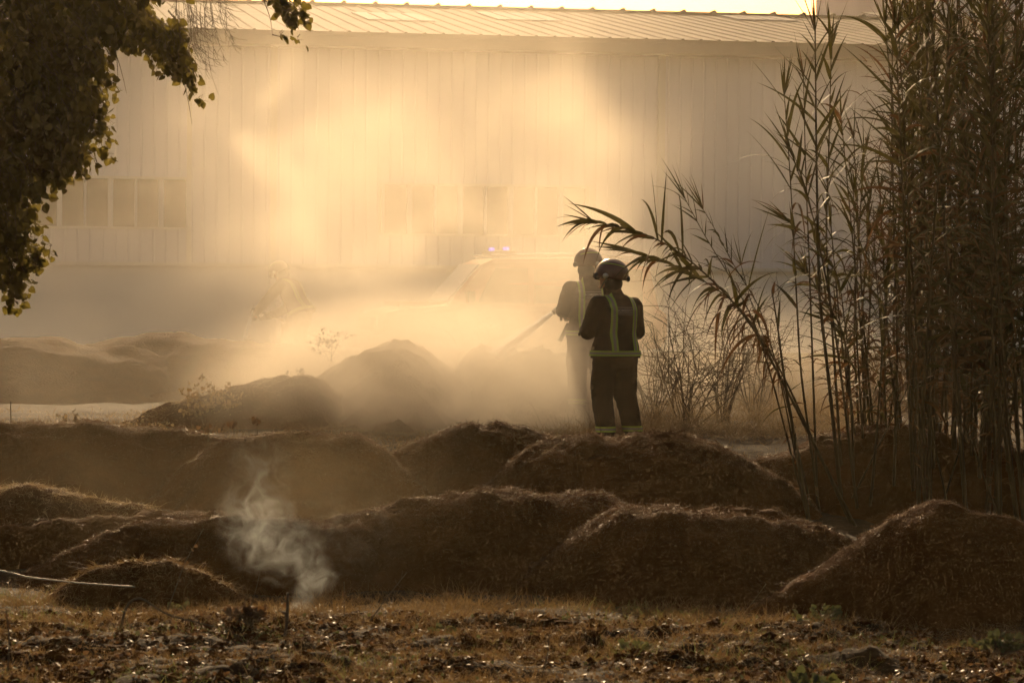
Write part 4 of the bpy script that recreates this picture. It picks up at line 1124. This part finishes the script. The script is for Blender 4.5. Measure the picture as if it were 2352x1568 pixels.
def build_tree():
    D0 = 19.5
    rr = np.random.default_rng(42)
    tp = PX(-330, 900, D0 + 0.4); bx, by = tp.x, D0 + 0.4
    gz_ = float(ground_z(bx, by)) - 0.1
    t = empty('broadleaf_tree', (bx, by, gz_)); tag(t, 'tree at the upper left whose sunlit leafy branches hang into the picture', 'tree')
    O = np.array([bx, by, gz_])
    mb = MB()
    trunk, _ = smooth_path([(bx, by, gz_), (bx + .05, by, gz_ + 1.2), (bx - .05, by + .1, gz_ + 2.6), (bx + .2, by, gz_ + 4.2), (bx + .4, by, gz_ + 5.6)], 30)
    mb.tube(trunk - O, np.linspace(0.20, 0.09, 30), 14); mb.build('trunk', M['bark'], t, smooth=True)
    limbs = [[(-300, 150), (-150, 20), (40, -40), (230, -60), (420, -50), (600, -40), (690, -10)], [(-310, 350), (-180, 230), (-60, 180), (60, 150), (160, 140)], [(-320, 520), (-220, 430), (-100, 400), (10, 420)],
             [(-150, 20), (60, 30), (200, 60), (320, 60), (400, 110), (450, 190)], [(-180, 230), (-40, 260), (80, 270), (180, 280)], [(-100, 400), (-20, 480), (10, 580), (25, 660)]]
    for i, L in enumerate(limbs):
        P = [PX(u, v, D0 + 0.4 + (0.3 * math.sin(i * 2.1 + j)) * (j > 0)) for j, (u, v) in enumerate(L)]
        Q, _ = smooth_path(P, 30)
        mb = MB(); r0 = (0.07, 0.055, 0.045, 0.03, 0.03, 0.022)[i]
        mb.tube(Q - O, np.linspace(r0, 0.006, 30), 8); mb.build('limb', M['bark'], t, smooth=True)
    blobs = [(60,40,150,110,2.2),(40,200,150,110,2.2),(150,60,120,90,2),(175,170,68,60,1.2),(50,340,110,100,1.8),(205,262,38,38,.6),(150,318,55,50,.9),(105,250,90,80,1.2),(20,460,62,80,1.1),(88,398,40,28,.5),(5,570,58,80,.9),(50,510,35,30,.25),
             (92,575,28,22,.2),(72,600,24,18,.15),(35,640,26,36,.25),(28,690,16,16,.12),(233,347,11,11,.07),(190,352,12,10,.07),(255,40,60,45,.6),(325,40,45,38,.35),(300,85,35,28,.25),(385,118,46,30,.6),(360,85,40,28,.3),(425,160,24,22,.16),
             (432,200,16,16,.09),(461,231,8,7,.03),(400,175,14,12,.05),(225,300,20,22,.15),
             (-120,300,150,330,3.0),(-60,560,70,130,1.0),(40,-90,260,80,1.8),(300,-60,160,50,.7),
             (628,-12,30,22,.16),(660,12,26,22,.22),(672,42,24,16,.16),(650,25,20,16,.12),(682,88,8,6,.02),(652,80,12,6,.035),(636,4,14,18,.08)]
    tw = MB(); lf = MB()
    for (u, v, ru, rv, wgt) in blobs:
        nt = max(1, int(wgt * 62))
        for _ in range(nt):
            a = rr.uniform(0, 6.283); q = math.sqrt(rr.random())
            us, vs_ = u + ru * q * math.cos(a), v + rv * q * math.sin(a)
            big = ru > 40
            dd = D0 + rr.normal(0, 0.35 if big else 0.06)
            ln = rr.uniform(0.20, 0.42) if big else min(0.22, rv / 327 * 1.2) * rr.uniform(0.7, 1.2)
            e = np.array(PX(us, vs_, dd))
            side = rr.normal(0, 0.35, 3) * np.array([1, 1, 0.2])
            st = e + np.array([-0.25 * ln, 0, ln * 0.6]) - side * ln * 0.5
            mid = (st + e) / 2 + np.array([0.02, 0, 0.03])
            end = e + side * ln * 0.3 + np.array([0.05, 0, -0.3 * ln])
            P = np.array([st, mid, e, end])
            tw.tube(P - O, [0.0028, 0.0022, 0.0016, 0.001], 4, cap=False)
            nl = max(3, int(ln / 0.034))
            tt = np.linspace(0.1, 1, nl)
            LP = np.stack([np.interp(tt, [0, .33, .66, 1], P[:, i]) for i in range(3)], 1)
            out = rr.normal(0, 0.55, (nl, 3)) + np.array([0.05, 0, -0.75])
            LP = LP + out * 0.018
            lf.tube
            leaf_mesh(lf, LP - O, out, rr.uniform(0.040, 0.072, nl), rr)
    tw.build('twigs', M['twig'], t)
    lf.build('leaves', M['tree_leaf'], t)
    # bare hanging twigs
    bt = MB()
    for i in range(46):
        u0 = rr.uniform(400, 520) ; v0 = rr.uniform(-40, 30); L = rr.uniform(80, 230) if u0 < 490 else rr.uniform(50, 150)
        P = []
        dx = rr.uniform(-5, 45)
        dd = D0 + rr.normal(0, 0.2)
        for s in np.linspace(0, 1, 7):
            P.append(PX(u0 + dx * s ** 2 + rr.normal(0, 2.5), v0 + L * (s - 0.12 * s * s), dd))
        Q, _ = smooth_path(P, 18, 1)
        bt.tube(Q - O, np.linspace(0.0018, 0.0007, 18), 4, cap=False)
        for _ in range(4):
            j = rr.integers(4, 16); d_ = np.array([rr.normal(0.3, 0.5), rr.normal(0, 0.3), -rr.uniform(0.3, 1)]); 
            bt.tube(np.array([Q[j], Q[j] + d_ * 0.05, Q[j] + d_ * 0.10 + [0.02, 0, 0.01]]) - O, [0.0015, 0.0011, 0.0008], 4, cap=False)
    for (u0, v0, u1, v1) in ((240, 60, 290, 215), (250, 40, 270, 190), (400, 120, 440, 285), (600, -10, 625, 80), (625, 80, 660, 92), (600, 0, 640, 20)):
        P = [PX(u0 + (u1 - u0) * s + 6 * math.sin(s * 3), v0 + (v1 - v0) * s, D0) for s in np.linspace(0, 1, 6)]
        Q, _ = smooth_path(P, 14, 1); bt.tube(Q - O, np.linspace(0.004, 0.0012, 14), 4, cap=False)
    bt.build('twigs', M['twig'], t)['kind'] = 'stuff'
build_tree()

# ------------------------------------------------------------------ dry shrubs, weeds
def shrub(u, v, d, h, label, group, seed, w=0.5, n=26, name='dry_shrub', cat='shrub', m='twig', leafy=0, leafm='dead_leaf', lean=0.0, zoff=0.0, buds=True, thick=0.0045):
    rr = np.random.default_rng(2000 + seed)
    p = PX(u, v, d); gz_ = float(ground_z(p.x, d)) - 0.03 + zoff
    root = empty(name, (p.x, d, gz_)); tag(root, label, cat, group)
    mb = MB(); bd = []
    lv = []
    def grow(P0, D, L, r, depth):
        k = 6
        P = [P0]; d_ = D / np.linalg.norm(D)
        for _ in range(k):
            d_ = d_ + rr.normal(0, 0.13, 3) + np.array([0, 0, -0.02]); d_ /= np.linalg.norm(d_)
            P.append(P[-1] + d_ * L / k)
        mb.tube(P, np.linspace(r, r * 0.5, k + 1), 4 if depth else 5, cap=False)
        if depth < 3:
            for j in range(2, k + 1):
                if rr.random() < (0.75 if depth < 2 else 0.5):
                    dd = d_ + rr.normal(0, 0.75, 3); dd[2] = abs(dd[2]) * 0.8
                    grow(P[j], dd, L * rr.uniform(0.35, 0.6), r * 0.6, depth + 1)
        else:
            bd.append(P[-1])
        if depth >= 1:
            lv.extend(P[2:])
    for i in range(n):
        a = rr.uniform(0, 6.28); t = rr.uniform(0, 1) 
        D = np.array([math.cos(a) * w * t + lean, math.sin(a) * w * t, 1.0])
        grow(np.array([rr.normal(0, 0.06 * w), rr.normal(0, 0.06 * w), 0]), D, h * rr.uniform(0.5, 0.9), thick * rr.uniform(0.6, 1.2), 1 if n > 12 else 0)
    mb.build('branches', M[m], root)
    if buds and bd:
        B_ = MB(); P = np.array(bd)[:260]
        tet = np.array([(0, 0, 1.), (0.94, 0, -.33), (-.47, .82, -.33), (-.47, -.82, -.33)])
        V = (P[:, None, :] + tet[None] * rr.uniform(0.006, 0.011, len(P))[:, None, None]).reshape(-1, 3)
        f = np.array([(0, 1, 2), (0, 2, 3), (0, 3, 1), (1, 3, 2)])
        B_.add(V, (np.arange(len(P))[:, None, None] * 4 + f[None]).reshape(-1, 3)); B_.build('seed_heads', M[m], root)['kind'] = 'stuff'
    if leafy:
        P = np.array(lv); P = P[rr.integers(0, len(P), leafy)]
        L_ = MB(); leaf_mesh(L_, P, rr.normal(0, 0.6, (leafy, 3)) + [0, 0, -0.5], rr.uniform(0.02, 0.05, leafy), rr); L_.build('leaves', M[leafm], root)
    return root
BR = 'dry brush behind the firefighter with the lettered jacket'
shrub(1575, 950, 31.0, 1.55, 'wiry dry shrub full of seed heads, directly right of the lettered jacket', BR, 1, 0.75, 24, thick=0.007)
shrub(1500, 960, 31.4, 1.15, 'small dry shrub partly behind the legs of the lettered firefighter', BR, 2, 0.6, 18, thick=0.006)
shrub(1660, 960, 31.8, 1.6, 'taller thin dry shrub midway between the lettered firefighter and the reeds', BR, 3, 0.6, 20, thick=0.007)
shrub(1735, 960, 32.5, 1.6, 'dry shrub just left of the slanting reed stems', BR, 4, 0.6, 18, thick=0.006)
shrub(2010, 990, 30.0, 0.7, 'low dry twiggy plant seen between the bare reed stems', BR, 5, 0.5, 12)
shrub(2110, 990, 30.5, 0.65, 'low dry twiggy plant further right between the reed stems', BR, 6, 0.5, 12)
shrub(1965, 900, 37.0, 0.9, 'hazy leafy bush on the heap behind the reed stems', BR, 7, 0.8, 14, leafy=300)
shrub(660, 880, 32.6, 0.0, 'x', 'x', 99, n=1) if False else None
WD = 'withered weeds on the heaps'
shrub(757, 850, 32.0, 0.42, 'wispy weed on the left flank of the steep lumpy heap', WD, 10, 0.5, 4, name='weed', cat='weed', zoff=0.65, leafy=40, thick=0.003)
shrub(660, 905, 31.5, 0.35, 'small wispy weed on the low sunlit grassy heap', WD, 11, 0.5, 4, name='weed', cat='weed', zoff=0.25, leafy=30, thick=0.003)
shrub(1035, 915, 31.6, 0.5, 'single bent grass stalk just right of the steep lumpy heap', WD, 12, 0.2, 1, name='weed', cat='weed', zoff=0.2, thick=0.003)
SB = 'sunlit bright leaved weeds on the flat ground'
shrub(470, 930, 30.4, 0.5, 'bright sunlit bushy weed in front of the long hazy heap', SB, 13, 0.9, 12, name='weed', cat='weed', leafy=500, leafm='straw', thick=0.003)  # the sunlit gold is put into the leaves by the straw colour
shrub(345, 960, 29.6, 0.18, 'tiny sunlit weed left of the bright bushy one', SB, 14, 0.9, 8, name='weed', cat='weed', leafy=120, leafm='straw', thick=0.002)
shrub(165, 962, 29.6, 0.2, 'tiny sunlit weed behind the grassy bumps at the left', SB, 15, 0.9, 8, name='weed', cat='weed', leafy=120, leafm='straw', thick=0.002)
def droop_weed(u, v, d, label, h, seed):
    rr = np.random.default_rng(seed); p = PX(u, v, d)
    root = empty('wilted_weed', p); tag(root, label, 'weed', 'wilted weeds on the heap crest')
    mb = MB(); mb.tube([(0, 0, -0.05), (0.01, 0, h * .5), (0, 0, h)], [0.004, 0.003, 0.003], 5); mb.build('stem', M['twig'], root)
    P = np.array([[rr.normal(0, 0.03), rr.normal(0, 0.02), h - rr.uniform(0, 0.06)] for _ in range(13)])
    L_ = MB(); leaf_mesh(L_, P, rr.normal(0, 0.35, (13, 3)) + [0, 0, -1.0], rr.uniform(0.03, 0.055, 13), rr); L_.build('leaves', M['dead_leaf'], root)
droop_weed(536, 996, 25.0, 'left of the two wilted dark weeds on the crest of the rounded heap', 0.13, 1)
droop_weed(590, 993, 25.0, 'right of the two wilted dark weeds on the crest of the rounded heap', 0.14, 2)
droop_weed(478, 1000, 25.2, 'thin wilted weed in the notch left of the two dark wilted weeds', 0.10, 3)
# stake
p = PX(25, 965, 29.5); st = empty('thin_stake', (p.x, 29.5, float(ground_z(p.x, 29.5)) - .05)); tag(st, 'thin upright stake at the left edge behind the long dark heap', 'stake')
mb = MB(); mb.tube([(0, 0, 0), (0.0, 0, 0.15), (-0.005, 0, 0.35)], [0.008, 0.007, 0.005], 6); mb.build('shaft', M['twig'], st)
mb = MB(); mb.tube([(-0.005, 0, 0.35), (-0.005, 0, 0.37)], [0.009, 0.007], 6); mb.build('tip', M['bark'], st)

# ------------------------------------------------------------------ grass, litter and clods (nobody could count them)
def heap_z(x, y):
    z = ground_z(x, y)
    for k_, (zf, d) in MOUNDS.items():
        z = np.maximum(z, np.where((np.abs(y - d) < 4.0), zf(x, y), -9))
    return z
def scatter_grass(name, n, region, dens, hmin, hmax, m, label, cat, seed, w=0.004, lean=0.6, onheap=False):
    rr = np.random.default_rng(seed)
    x0, x1, y0, y1 = region
    x = rr.uniform(x0, x1, n * 3); y = y0 + (y1 - y0) * rr.random(n * 3)
    keep = rr.random(n * 3) < dens(x, y)
    x, y = x[keep][:n], y[keep][:n]; N = len(x)
    z = (heap_z(x, y) if onheap else ground_z(x, y))
    if y0 < 18.5: z = z + fore_z(x, y)
    dr = np.stack([rr.normal(0, lean, N), rr.normal(0, lean, N), np.ones(N)], 1)
    tuft = 0.5 + 0.8 * np.clip(vnoise(x, y, seed + 7, 0.4, 2) + 0.5, 0, 1)
    mb = MB(); mb.blades(np.stack([x, y, z - 0.005], 1), dr, rr.uniform(hmin, hmax, N) * tuft, w * rr.uniform(0.6, 1.3, N), bend=rr.uniform(0.1, 1.6, N), segs=3, r=rr)
    o = mb.build(name, M[m]); tag(o, label, cat, kind='stuff'); return o
clump = lambda s, sc, th: (lambda x, y: np.clip((vnoise(x, y, s, sc, 3) - th) * 3.0, 0, 1))
band = lambda x, y: np.exp(-((y - 19.2 + 0.10 * x) / 0.9) ** 2) * np.clip(0.55 + vnoise(x, y, 31, 0.5, 3), 0, 1)
scatter_grass('dry_grass', 52000, (-4.6, 4.8, 16.8, 21.0), band, 0.04, 0.14, 'grass', 'strip of short dry grass in front of the heaps', 'grass', 51)
scatter_grass('green_grass', 9000, (-4.4, 4.5, 14.8, 20.2), lambda x, y: clump(61, 0.8, 0.1)(x, y), 0.05, 0.13, 'green_grass', 'greenish grass tufts mixed into the dry strip', 'grass', 52)
scatter_grass('foreground_grass', 80000, (-3.8, 3.9, 14.8, 18.8), lambda x, y: clump(71, 0.9, -0.25)(x, y), 0.02, 0.095, 'grass', 'sparse dry grass on the dark foreground soil', 'grass', 53, w=0.0035)
scatter_grass('flat_grass', 26000, (-6.5, 6.5, 27, 33), lambda x, y: clump(81, 1.2, -0.3)(x, y), 0.03, 0.11, 'grass', 'dry grass on the flat ground behind the near heaps', 'grass', 54, w=0.005, onheap=False)
scatter_grass('brush_grass', 4500, (0.9, 4.2, 29.5, 33.5), lambda x, y: clump(91, 0.9, -0.2)(x, y), 0.25, 0.75, 'straw', 'long arching dry grass under the brush right of the firefighters', 'grass', 55, w=0.005, lean=0.7)
scatter_grass('weed_grass', 2600, (-0.2, 1.3, 28.2, 31.5), lambda x, y: clump(95, 0.7, -0.2)(x, y), 0.10, 0.38, 'grass', 'thin dry grass left of the firefighters legs', 'grass', 56, w=0.004, lean=0.9)

def clods(name, n, region, dens, s0, s1, m, label, seed):
    rr = np.random.default_rng(seed)
    bm = bmesh.new(); bmesh.ops.create_icosphere(bm, subdivisions=1, radius=1); bv_ = np.array([v.co[:] for v in bm.verts]); bf = np.array([[v.index for v in f.verts] for f in bm.faces]); bm.free()
    x0, x1, y0, y1 = region
    x = rr.uniform(x0, x1, n * 3); y = rr.uniform(y0, y1, n * 3); kp = rr.random(n * 3) < dens(x, y); x, y = x[kp][:n], y[kp][:n]; N = len(x)
    z = ground_z(x, y) + fore_z(x, y)
    s = s0 + (s1 - s0) * rr.random(N) ** 3
    V = bv_[None] * (1 + rr.uniform(-0.38, 0.38, (N, len(bv_), 1))) * s[:, None, None] * np.array([1, 1, 0.65]) * rr.uniform(0.7, 1.3, (N, 1, 3)) + np.stack([x, y, z], 1)[:, None, :]
    mb = MB(); mb.add(V.reshape(-1, 3), (np.arange(N)[:, None, None] * len(bv_) + bf[None]).reshape(-1, 3))
    o = mb.build(name, M[m]); tag(o, label, 'soil', kind='stuff')
clods('soil_clods', 26000, (-3.8, 3.9, 14.8, 19.0), lambda x, y: np.clip(0.6 + vnoise(x, y, 5, 0.7, 3), 0, 1), 0.005, 0.045, 'soil', 'dark clods and crumbs covering the foreground', 61)
rr = np.random.default_rng(62)
def litter(name, n, m, label, seed, s0, s1, region=(-3.8, 3.9, 14.8, 19.0)):
    rr = np.random.default_rng(seed)
    x = rr.uniform(region[0], region[1], n); y = rr.uniform(region[2], region[3], n)
    z = ground_z(x, y) + fore_z(x, y) + rr.uniform(0.0, 0.035, n)
    mb = MB(); leaf_mesh(mb, np.stack([x, y, z], 1), rr.normal(0, 1, (n, 3)) * np.array([1, 1, 0.5]), rr.uniform(s0, s1, n), rr)
    o = mb.build(name, M[m]); tag(o, label, 'leaf litter', kind='stuff')
litter('leaf_litter', 11000, 'dead_leaf', 'curled dead leaves strewn over the foreground soil', 63, 0.008, 0.032)
litter('small_weeds', 1300, 'leaf', 'small grey green weed leaves scattered in the foreground', 64, 0.010, 0.035)
def strawbits(name, n, seed, region, m='straw', L=(0.03, 0.16)):
    rr = np.random.default_rng(seed)
    x = rr.uniform(region[0], region[1], n); y = rr.uniform(region[2], region[3], n)
    z = ground_z(x, y) + fore_z(x, y) + 0.012
    mb = MB(); mb.blades(np.stack([x, y, z], 1), rr.normal(0, 1, (n, 3)) * np.array([1, 0.6, 0.30]), rr.uniform(*L, n), rr.uniform(0.0015, 0.0045, n), bend=rr.uniform(0, 1.6, n), segs=4, r=rr)
    o = mb.build(name, M[m]); tag(o, 'loose straw and stalks lying over the foreground', 'straw', kind='stuff')
strawbits('loose_straw', 13000, 65, (-3.8, 3.9, 14.8, 19.3))

# fleshy weeds
def GD(v): return min(20.4, 2.12 * 6533 / (v - 655.0))
def rosette(u, v, d, label, w, h, n, seed, m='leaf'):
    d = GD(v); rr = np.random.default_rng(seed); p = PX(u, v, d); z0 = float(ground_z(p.x, d) + fore_z(np.array(p.x), np.array(d)))
    root = empty('leafy_weed', (p.x, d, z0)); tag(root, label, 'weed', 'fleshy green weeds in the foreground')
    st = MB(); L_ = MB()
    for i in range(max(5, n // 5)):
        a = rr.uniform(0, 6.28); q = rr.uniform(0.1, 1)
        tip = np.array([math.cos(a) * w * q, math.sin(a) * w * 0.6 * q, h * rr.uniform(0.45, 1.0) * (1 - 0.4 * q)])
        P = np.array([[0, 0, 0], tip * [0.5, 0.5, 0.7], tip]); st.tube(P, [0.004, 0.003, 0.002], 5, cap=False)
        k = 5
        t = rr.uniform(0.35, 1, k)
        LP = np.stack([np.interp(t, [0, .5, 1], P[:, j]) for j in range(3)], 1)
        leaf_mesh(L_, LP, rr.normal(0, 0.7, (k, 3)) + np.array([math.cos(a) * .5, 0, 0.35]), rr.uniform(0.025, 0.060, k), rr)
    st.build('stalks', M['twig'], root); L_.build('leaves', M[m], root)
rosette(1870, 1590, 12.3, 'fleshy grey green weed at the bottom edge, right of centre', 0.26, 0.22, 110, 1)
rosette(2290, 1470, 13.6, 'broad dark green weed clump at the right edge below the black heap', 0.28, 0.16, 130, 2)
rosette(1465, 1470, 13.6, 'pale frosted weed on the dark soil below the broad black heap', 0.13, 0.07, 40, 3)
rosette(1880, 1400, 17.2, 'pale ashen weed at the left foot of the black corner heap', 0.24, 0.14, 70, 4)
rosette(415, 1378, 16.6, 'small pale weed beside the tall bare stalk at the left', 0.10, 0.06, 30, 5)
rosette(575, 1440, 14.6, 'dark clump of withered leaves in front of the white smoke wisp', 0.19, 0.17, 130, 6, 'dead_leaf')
rosette(1010, 1430, 15.6, 'low dark green weed in the dry grass left of centre', 0.12, 0.06, 30, 7)

def stick(pts, d, rad, label, name='dry_stalk', cat='stalk', m='twig', extra=None, group='bare stalks in the foreground'):
    d = GD(pts[0][1]); P = [PX(u, v, d) for u, v in pts]; c = P[0].copy()
    Q, _ = smooth_path(P, 20, 2); root = empty(name, c); tag(root, label, cat, group)
    mb = MB(); mb.tube(Q - np.array(c), np.linspace(rad[0], rad[1], 20), 7); mb.build('stalk', M[m], root, smooth=True)
    rr = np.random.default_rng(int(pts[0][0]))
    mb = MB()
    for _ in range(5):
        j = rr.integers(4, 19); d_ = rr.normal(0, 0.5, 3) + [0, 0, 0.3]
        mb.tube(np.array([Q[j], Q[j] + d_ * 0.03, Q[j] + d_ * 0.05]) - np.array(c), [rad[1] * .8, rad[1] * .6, rad[1] * .3], 5)
    mb.build('side_shoots', M[m], root)
    if extra: extra(root, Q - np.array(c), rr)
def leafy(root, Q, rr):
    mb = MB(); j = rr.integers(6, 19, 5); leaf_mesh(mb, Q[j], rr.normal(0, 0.6, (5, 3)) + [0, 0, -.6], rr.uniform(0.02, 0.035, 5), rr); mb.build('leaves', M['dead_leaf'], root)
stick([(278,1440),(290,1385),(318,1366),(345,1385),(380,1410),(440,1425),(500,1440)], 14.6, (0.008, 0.005), 'thick dead stalk bent into an arch at the lower left', extra=leafy)
stick([(655,1460),(660,1410),(661,1360)], 14.8, (0.010, 0.009), 'short charred stub standing upright in front of the smoke wisp', extra=leafy)
stick([(385,1400),(425,1290),(468,1213)], 16.4, (0.005, 0.002), 'tall thin stalk leaning right with a few orange leaves', extra=leafy)
stick([(575,1400),(590,1345),(598,1310)], 16.8, (0.003, 0.0015), 'short thin stalk under the white smoke wisp')
stick([(850,1425),(890,1370),(935,1313)], 16.0, (0.005, 0.002), 'thin stick leaning right over the dry grass')
stick([(790,1415),(793,1370),(790,1335)], 16.2, (0.003, 0.002), 'thin weed stalk with dark withered leaves left of the leaning stick', extra=leafy)
stick([(18,1545),(22,1470),(14,1400)], 13.4, (0.006, 0.003), 'dark stalk at the lower left corner', extra=leafy)
stick([(1245,1555),(1258,1500),(1262,1455)], 12.6, (0.004, 0.003), 'dark reddish stalk near the bottom edge at centre', extra=leafy)
stick([(1700,1420),(1730,1380),(1760,1340)], 17.5, (0.002, 0.001), 'fine pale grass stem at the foot of the broad black heap', m='straw')
# pale pipe
P = [PX(u, v, 18.2) for u, v in ((-60, 1300), (0, 1309), (70, 1326), (180, 1338), (310, 1347))]
P = [Vector((p.x, p.y, max(p.z, float(ground_z(p.x, p.y)) + 0.02))) for p in P]
Q, _ = smooth_path(P, 30, 2); c = Q.mean(0); mb = MB(); mb.tube(Q - c, 0.0045, 8)
M['pipe'] = mat('pale_pipe', (0.09, 0.08, 0.065), 0.5, spec=0.4)
o = mb.build('irrigation_pipe', M['pipe'], smooth=True); o.location = c; tag(o, 'pale thin pipe lying in the grass at the left edge', 'pipe')
# ------------------------------------------------------------------ air: haze and smoke
class NX:
    """tiny expression builder for shader nodes"""
    def __init__(s, nt): s.nt = nt
    def m(s, op, a, b=None, c=None, clamp=False):
        n = s.nt.nodes.new('ShaderNodeMath'); n.operation = op; n.use_clamp = clamp
        for i, v in enumerate((a, b, c)):
            if v is None: continue
            if isinstance(v, (int, float)): n.inputs[i].default_value = v
            else: s.nt.links.new(v, n.inputs[i])
        return n.outputs[0]

def air_box(name, lo, hi, kind='stuff'):
    mb = MB()
    c = [(a + b) / 2 for a, b in zip(lo, hi)]
    mb.box([a - q for a, q in zip(lo, c)], [b - q for b, q in zip(hi, c)])
    o = mb.build(name)
    o.location = c
    o['kind'] = kind
    return o

def haze(density, aniso, col):
    o = air_box('haze', (-120, -12, -2.0), (120, 130, 17.5))
    m = bpy.data.materials.new('haze_air'); m.use_nodes = True
    nt = m.node_tree; nt.nodes.clear()
    out = nt.nodes.new('ShaderNodeOutputMaterial'); pv = nt.nodes.new('ShaderNodeVolumePrincipled')
    pv.inputs['Color'].default_value = (*col, 1); pv.inputs['Density'].default_value = density
    pv.inputs['Anisotropy'].default_value = aniso
    nt.links.new(pv.outputs[0], out.inputs['Volume'])
    o.data.materials.append(m)
    return o

def smoke(name, blobs, nscale, density, thresh, aniso, col, seed=0.0, distort=0.6, detail=4, soft=0.25, label=None, step=None, stretch=(1, 1, 1), margin=0.0, sharp=0.5, zfloor=None, edge=0.35, power=2):
    """blobs: (centre, radii, weight) in world metres; density = fbm noise carved by the union of the blobs"""
    lo = [min(c[i] - r[i] for c, r, w in blobs) - margin for i in range(3)]
    hi = [max(c[i] + r[i] for c, r, w in blobs) + margin for i in range(3)]
    if zfloor is not None: lo[2] = max(lo[2], zfloor)
    o = air_box(name, lo, hi)
    ctr = [(a + b) / 2 for a, b in zip(lo, hi)]
    m = bpy.data.materials.new(name + '_volume'); m.use_nodes = True
    nt = m.node_tree; nt.nodes.clear(); L = nt.links; E = NX(nt)
    out = nt.nodes.new('ShaderNodeOutputMaterial'); pv = nt.nodes.new('ShaderNodeVolumePrincipled')
    tc = nt.nodes.new('ShaderNodeTexCoord')
    sep = nt.nodes.new('ShaderNodeSeparateXYZ'); L.new(tc.outputs['Object'], sep.inputs[0])
    env = None
    for c, r, wgt in blobs:
        q = None
        for i in range(3):
            t = E.m('SUBTRACT', sep.outputs[i], c[i] - ctr[i]); t = E.m('DIVIDE', t, r[i]); t = E.m('MULTIPLY', t, t)
            q = t if q is None else E.m('ADD', q, t)
        q = E.m('SUBTRACT', 1.0, q, clamp=True)
        q = E.m('MULTIPLY', q, wgt)
        env = q if env is None else E.m('MAXIMUM', env, q)
    mp = nt.nodes.new('ShaderNodeMapping'); mp.inputs['Location'].default_value = (seed, seed * 1.7, -seed)
    mp.inputs['Scale'].default_value = stretch
    L.new(tc.outputs['Object'], mp.inputs[0])
    n = nt.nodes.new('ShaderNodeTexNoise'); n.inputs['Scale'].default_value = nscale; n.inputs['Detail'].default_value = detail
    n.inputs['Roughness'].default_value = sharp; n.inputs['Distortion'].default_value = distort
    L.new(mp.outputs[0], n.inputs['Vector'])
    # raise the threshold where the envelope is weak, so edges are ragged
    th = E.m('MULTIPLY', E.m('SUBTRACT', 1.0, E.m('MINIMUM', env, 1.0)), edge)
    v = E.m('SUBTRACT', E.m('SUBTRACT', n.outputs['Fac'], thresh), th)
    v = E.m('DIVIDE', v, soft, clamp=True)
    v = E.m('MULTIPLY', E.m('POWER', v, power), E.m('MULTIPLY', env, density))
    L.new(v, pv.inputs['Density'])
    pv.inputs['Color'].default_value = (*col, 1)
    pv.inputs['Anisotropy'].default_value = aniso
    L.new(pv.outputs[0], out.inputs['Volume'])
    o.data.materials.append(m)
    if step: m.cycles.volume_step_rate = step
    return o

def B(u, v, d, ru, rd, rv, w=1.0):
    """a blob of smoke centred where the picture shows it, sizes in metres"""
    p = PX(u, v, d)
    return ((p.x, p.y, p.z), (ru, rd, rv), w)

SMK = (1.0, 0.92, 0.78)
haze(0.0003, 0.6, (1.0, 0.84, 0.56))
smoke('smoke_veil', [B(850, 380, 42, 7.5, 12, 8.5, 1.0), B(100, 700, 42, 8.0, 12, 8.0, 0.75), B(350, 690, 48.5, 8.0, 7, 3.0, 1.7), B(1900, 500, 46, 6, 9, 7, 0.6)],
      0.16, 0.085, 0.10, 0.5, SMK, seed=9.0, soft=0.8, distort=0.2, detail=2, zfloor=-0.8)
smoke('smoke_bank', [B(1120, 480, 38.5, 3.9, 5, 3.0, 1), B(1310, 400, 38, 1.75, 4.5, 2.35, 1.2), B(790, 410, 39, 3.2, 5, 2.9, 1.15), B(1180, 650, 38, 3.6, 5, 1.9, 0.95)],
      0.60, 0.27, 0.35, 0.42, SMK, seed=4.0, detail=6, distort=0.9, soft=0.34, sharp=0.62, edge=0.20, power=1.6)
smoke('ground_smoke', [B(1000, 880, 31.8, 2.7, 3.6, 1.15, 2.3), B(690, 880, 31.2, 1.6, 2.7, 1.0, 0.8), B(200, 900, 33.0, 4.0, 4.4, 1.2, 0.08), B(680, 720, 42.5, 2.8, 3.6, 1.7, 0.25), B(200, 680, 44.5, 5.0, 3.5, 1.5, 0.22), B(1700, 860, 33.5, 2.2, 3.2, 1.1, 0.35), B(1280, 730, 32.5, 1.3, 2.6, 1.75, 0.72)],
      0.8, 0.72, 0.14, 0.38, SMK, seed=3.0, detail=4, soft=0.6, edge=0.13, power=1.4, distort=0.8)
smoke('near_smoke_flare', [B(300, 1080, 22.5, 1.9, 2.2, 0.9, 0.5), B(750, 1180, 22.0, 1.6, 2.0, 0.9, 0.7)],  # drifting smoke; its warm veil also stands in for lens flare
      1.0, 0.06, 0.25, 0.5, (1.0, 0.84, 0.56), seed=13.0, detail=4, soft=0.5, edge=0.15, power=1.3)
smoke('smoke_wisp', [B(684, 1400, 19.3, .08, .1, .14, 1.5), B(695, 1365, 19.3, .11, .1, .16, 1.3), B(722, 1318, 19.3, .18, .13, .19, 1.2), B(655, 1262, 19.4, .34, .18, .28, .9), B(590, 1205, 19.5, .34, .2, .40, 1.0),
                     B(595, 1105, 19.6, .30, .2, .42, .5), B(780, 1240, 19.7, .6, .3, .5, .14)],
      6.5, 9.0, 0.33, 0.0, (0.94, 1.0, 0.99), seed=2.0, distort=1.2, detail=7, soft=0.42, sharp=0.66, step=0.4, edge=0.14)
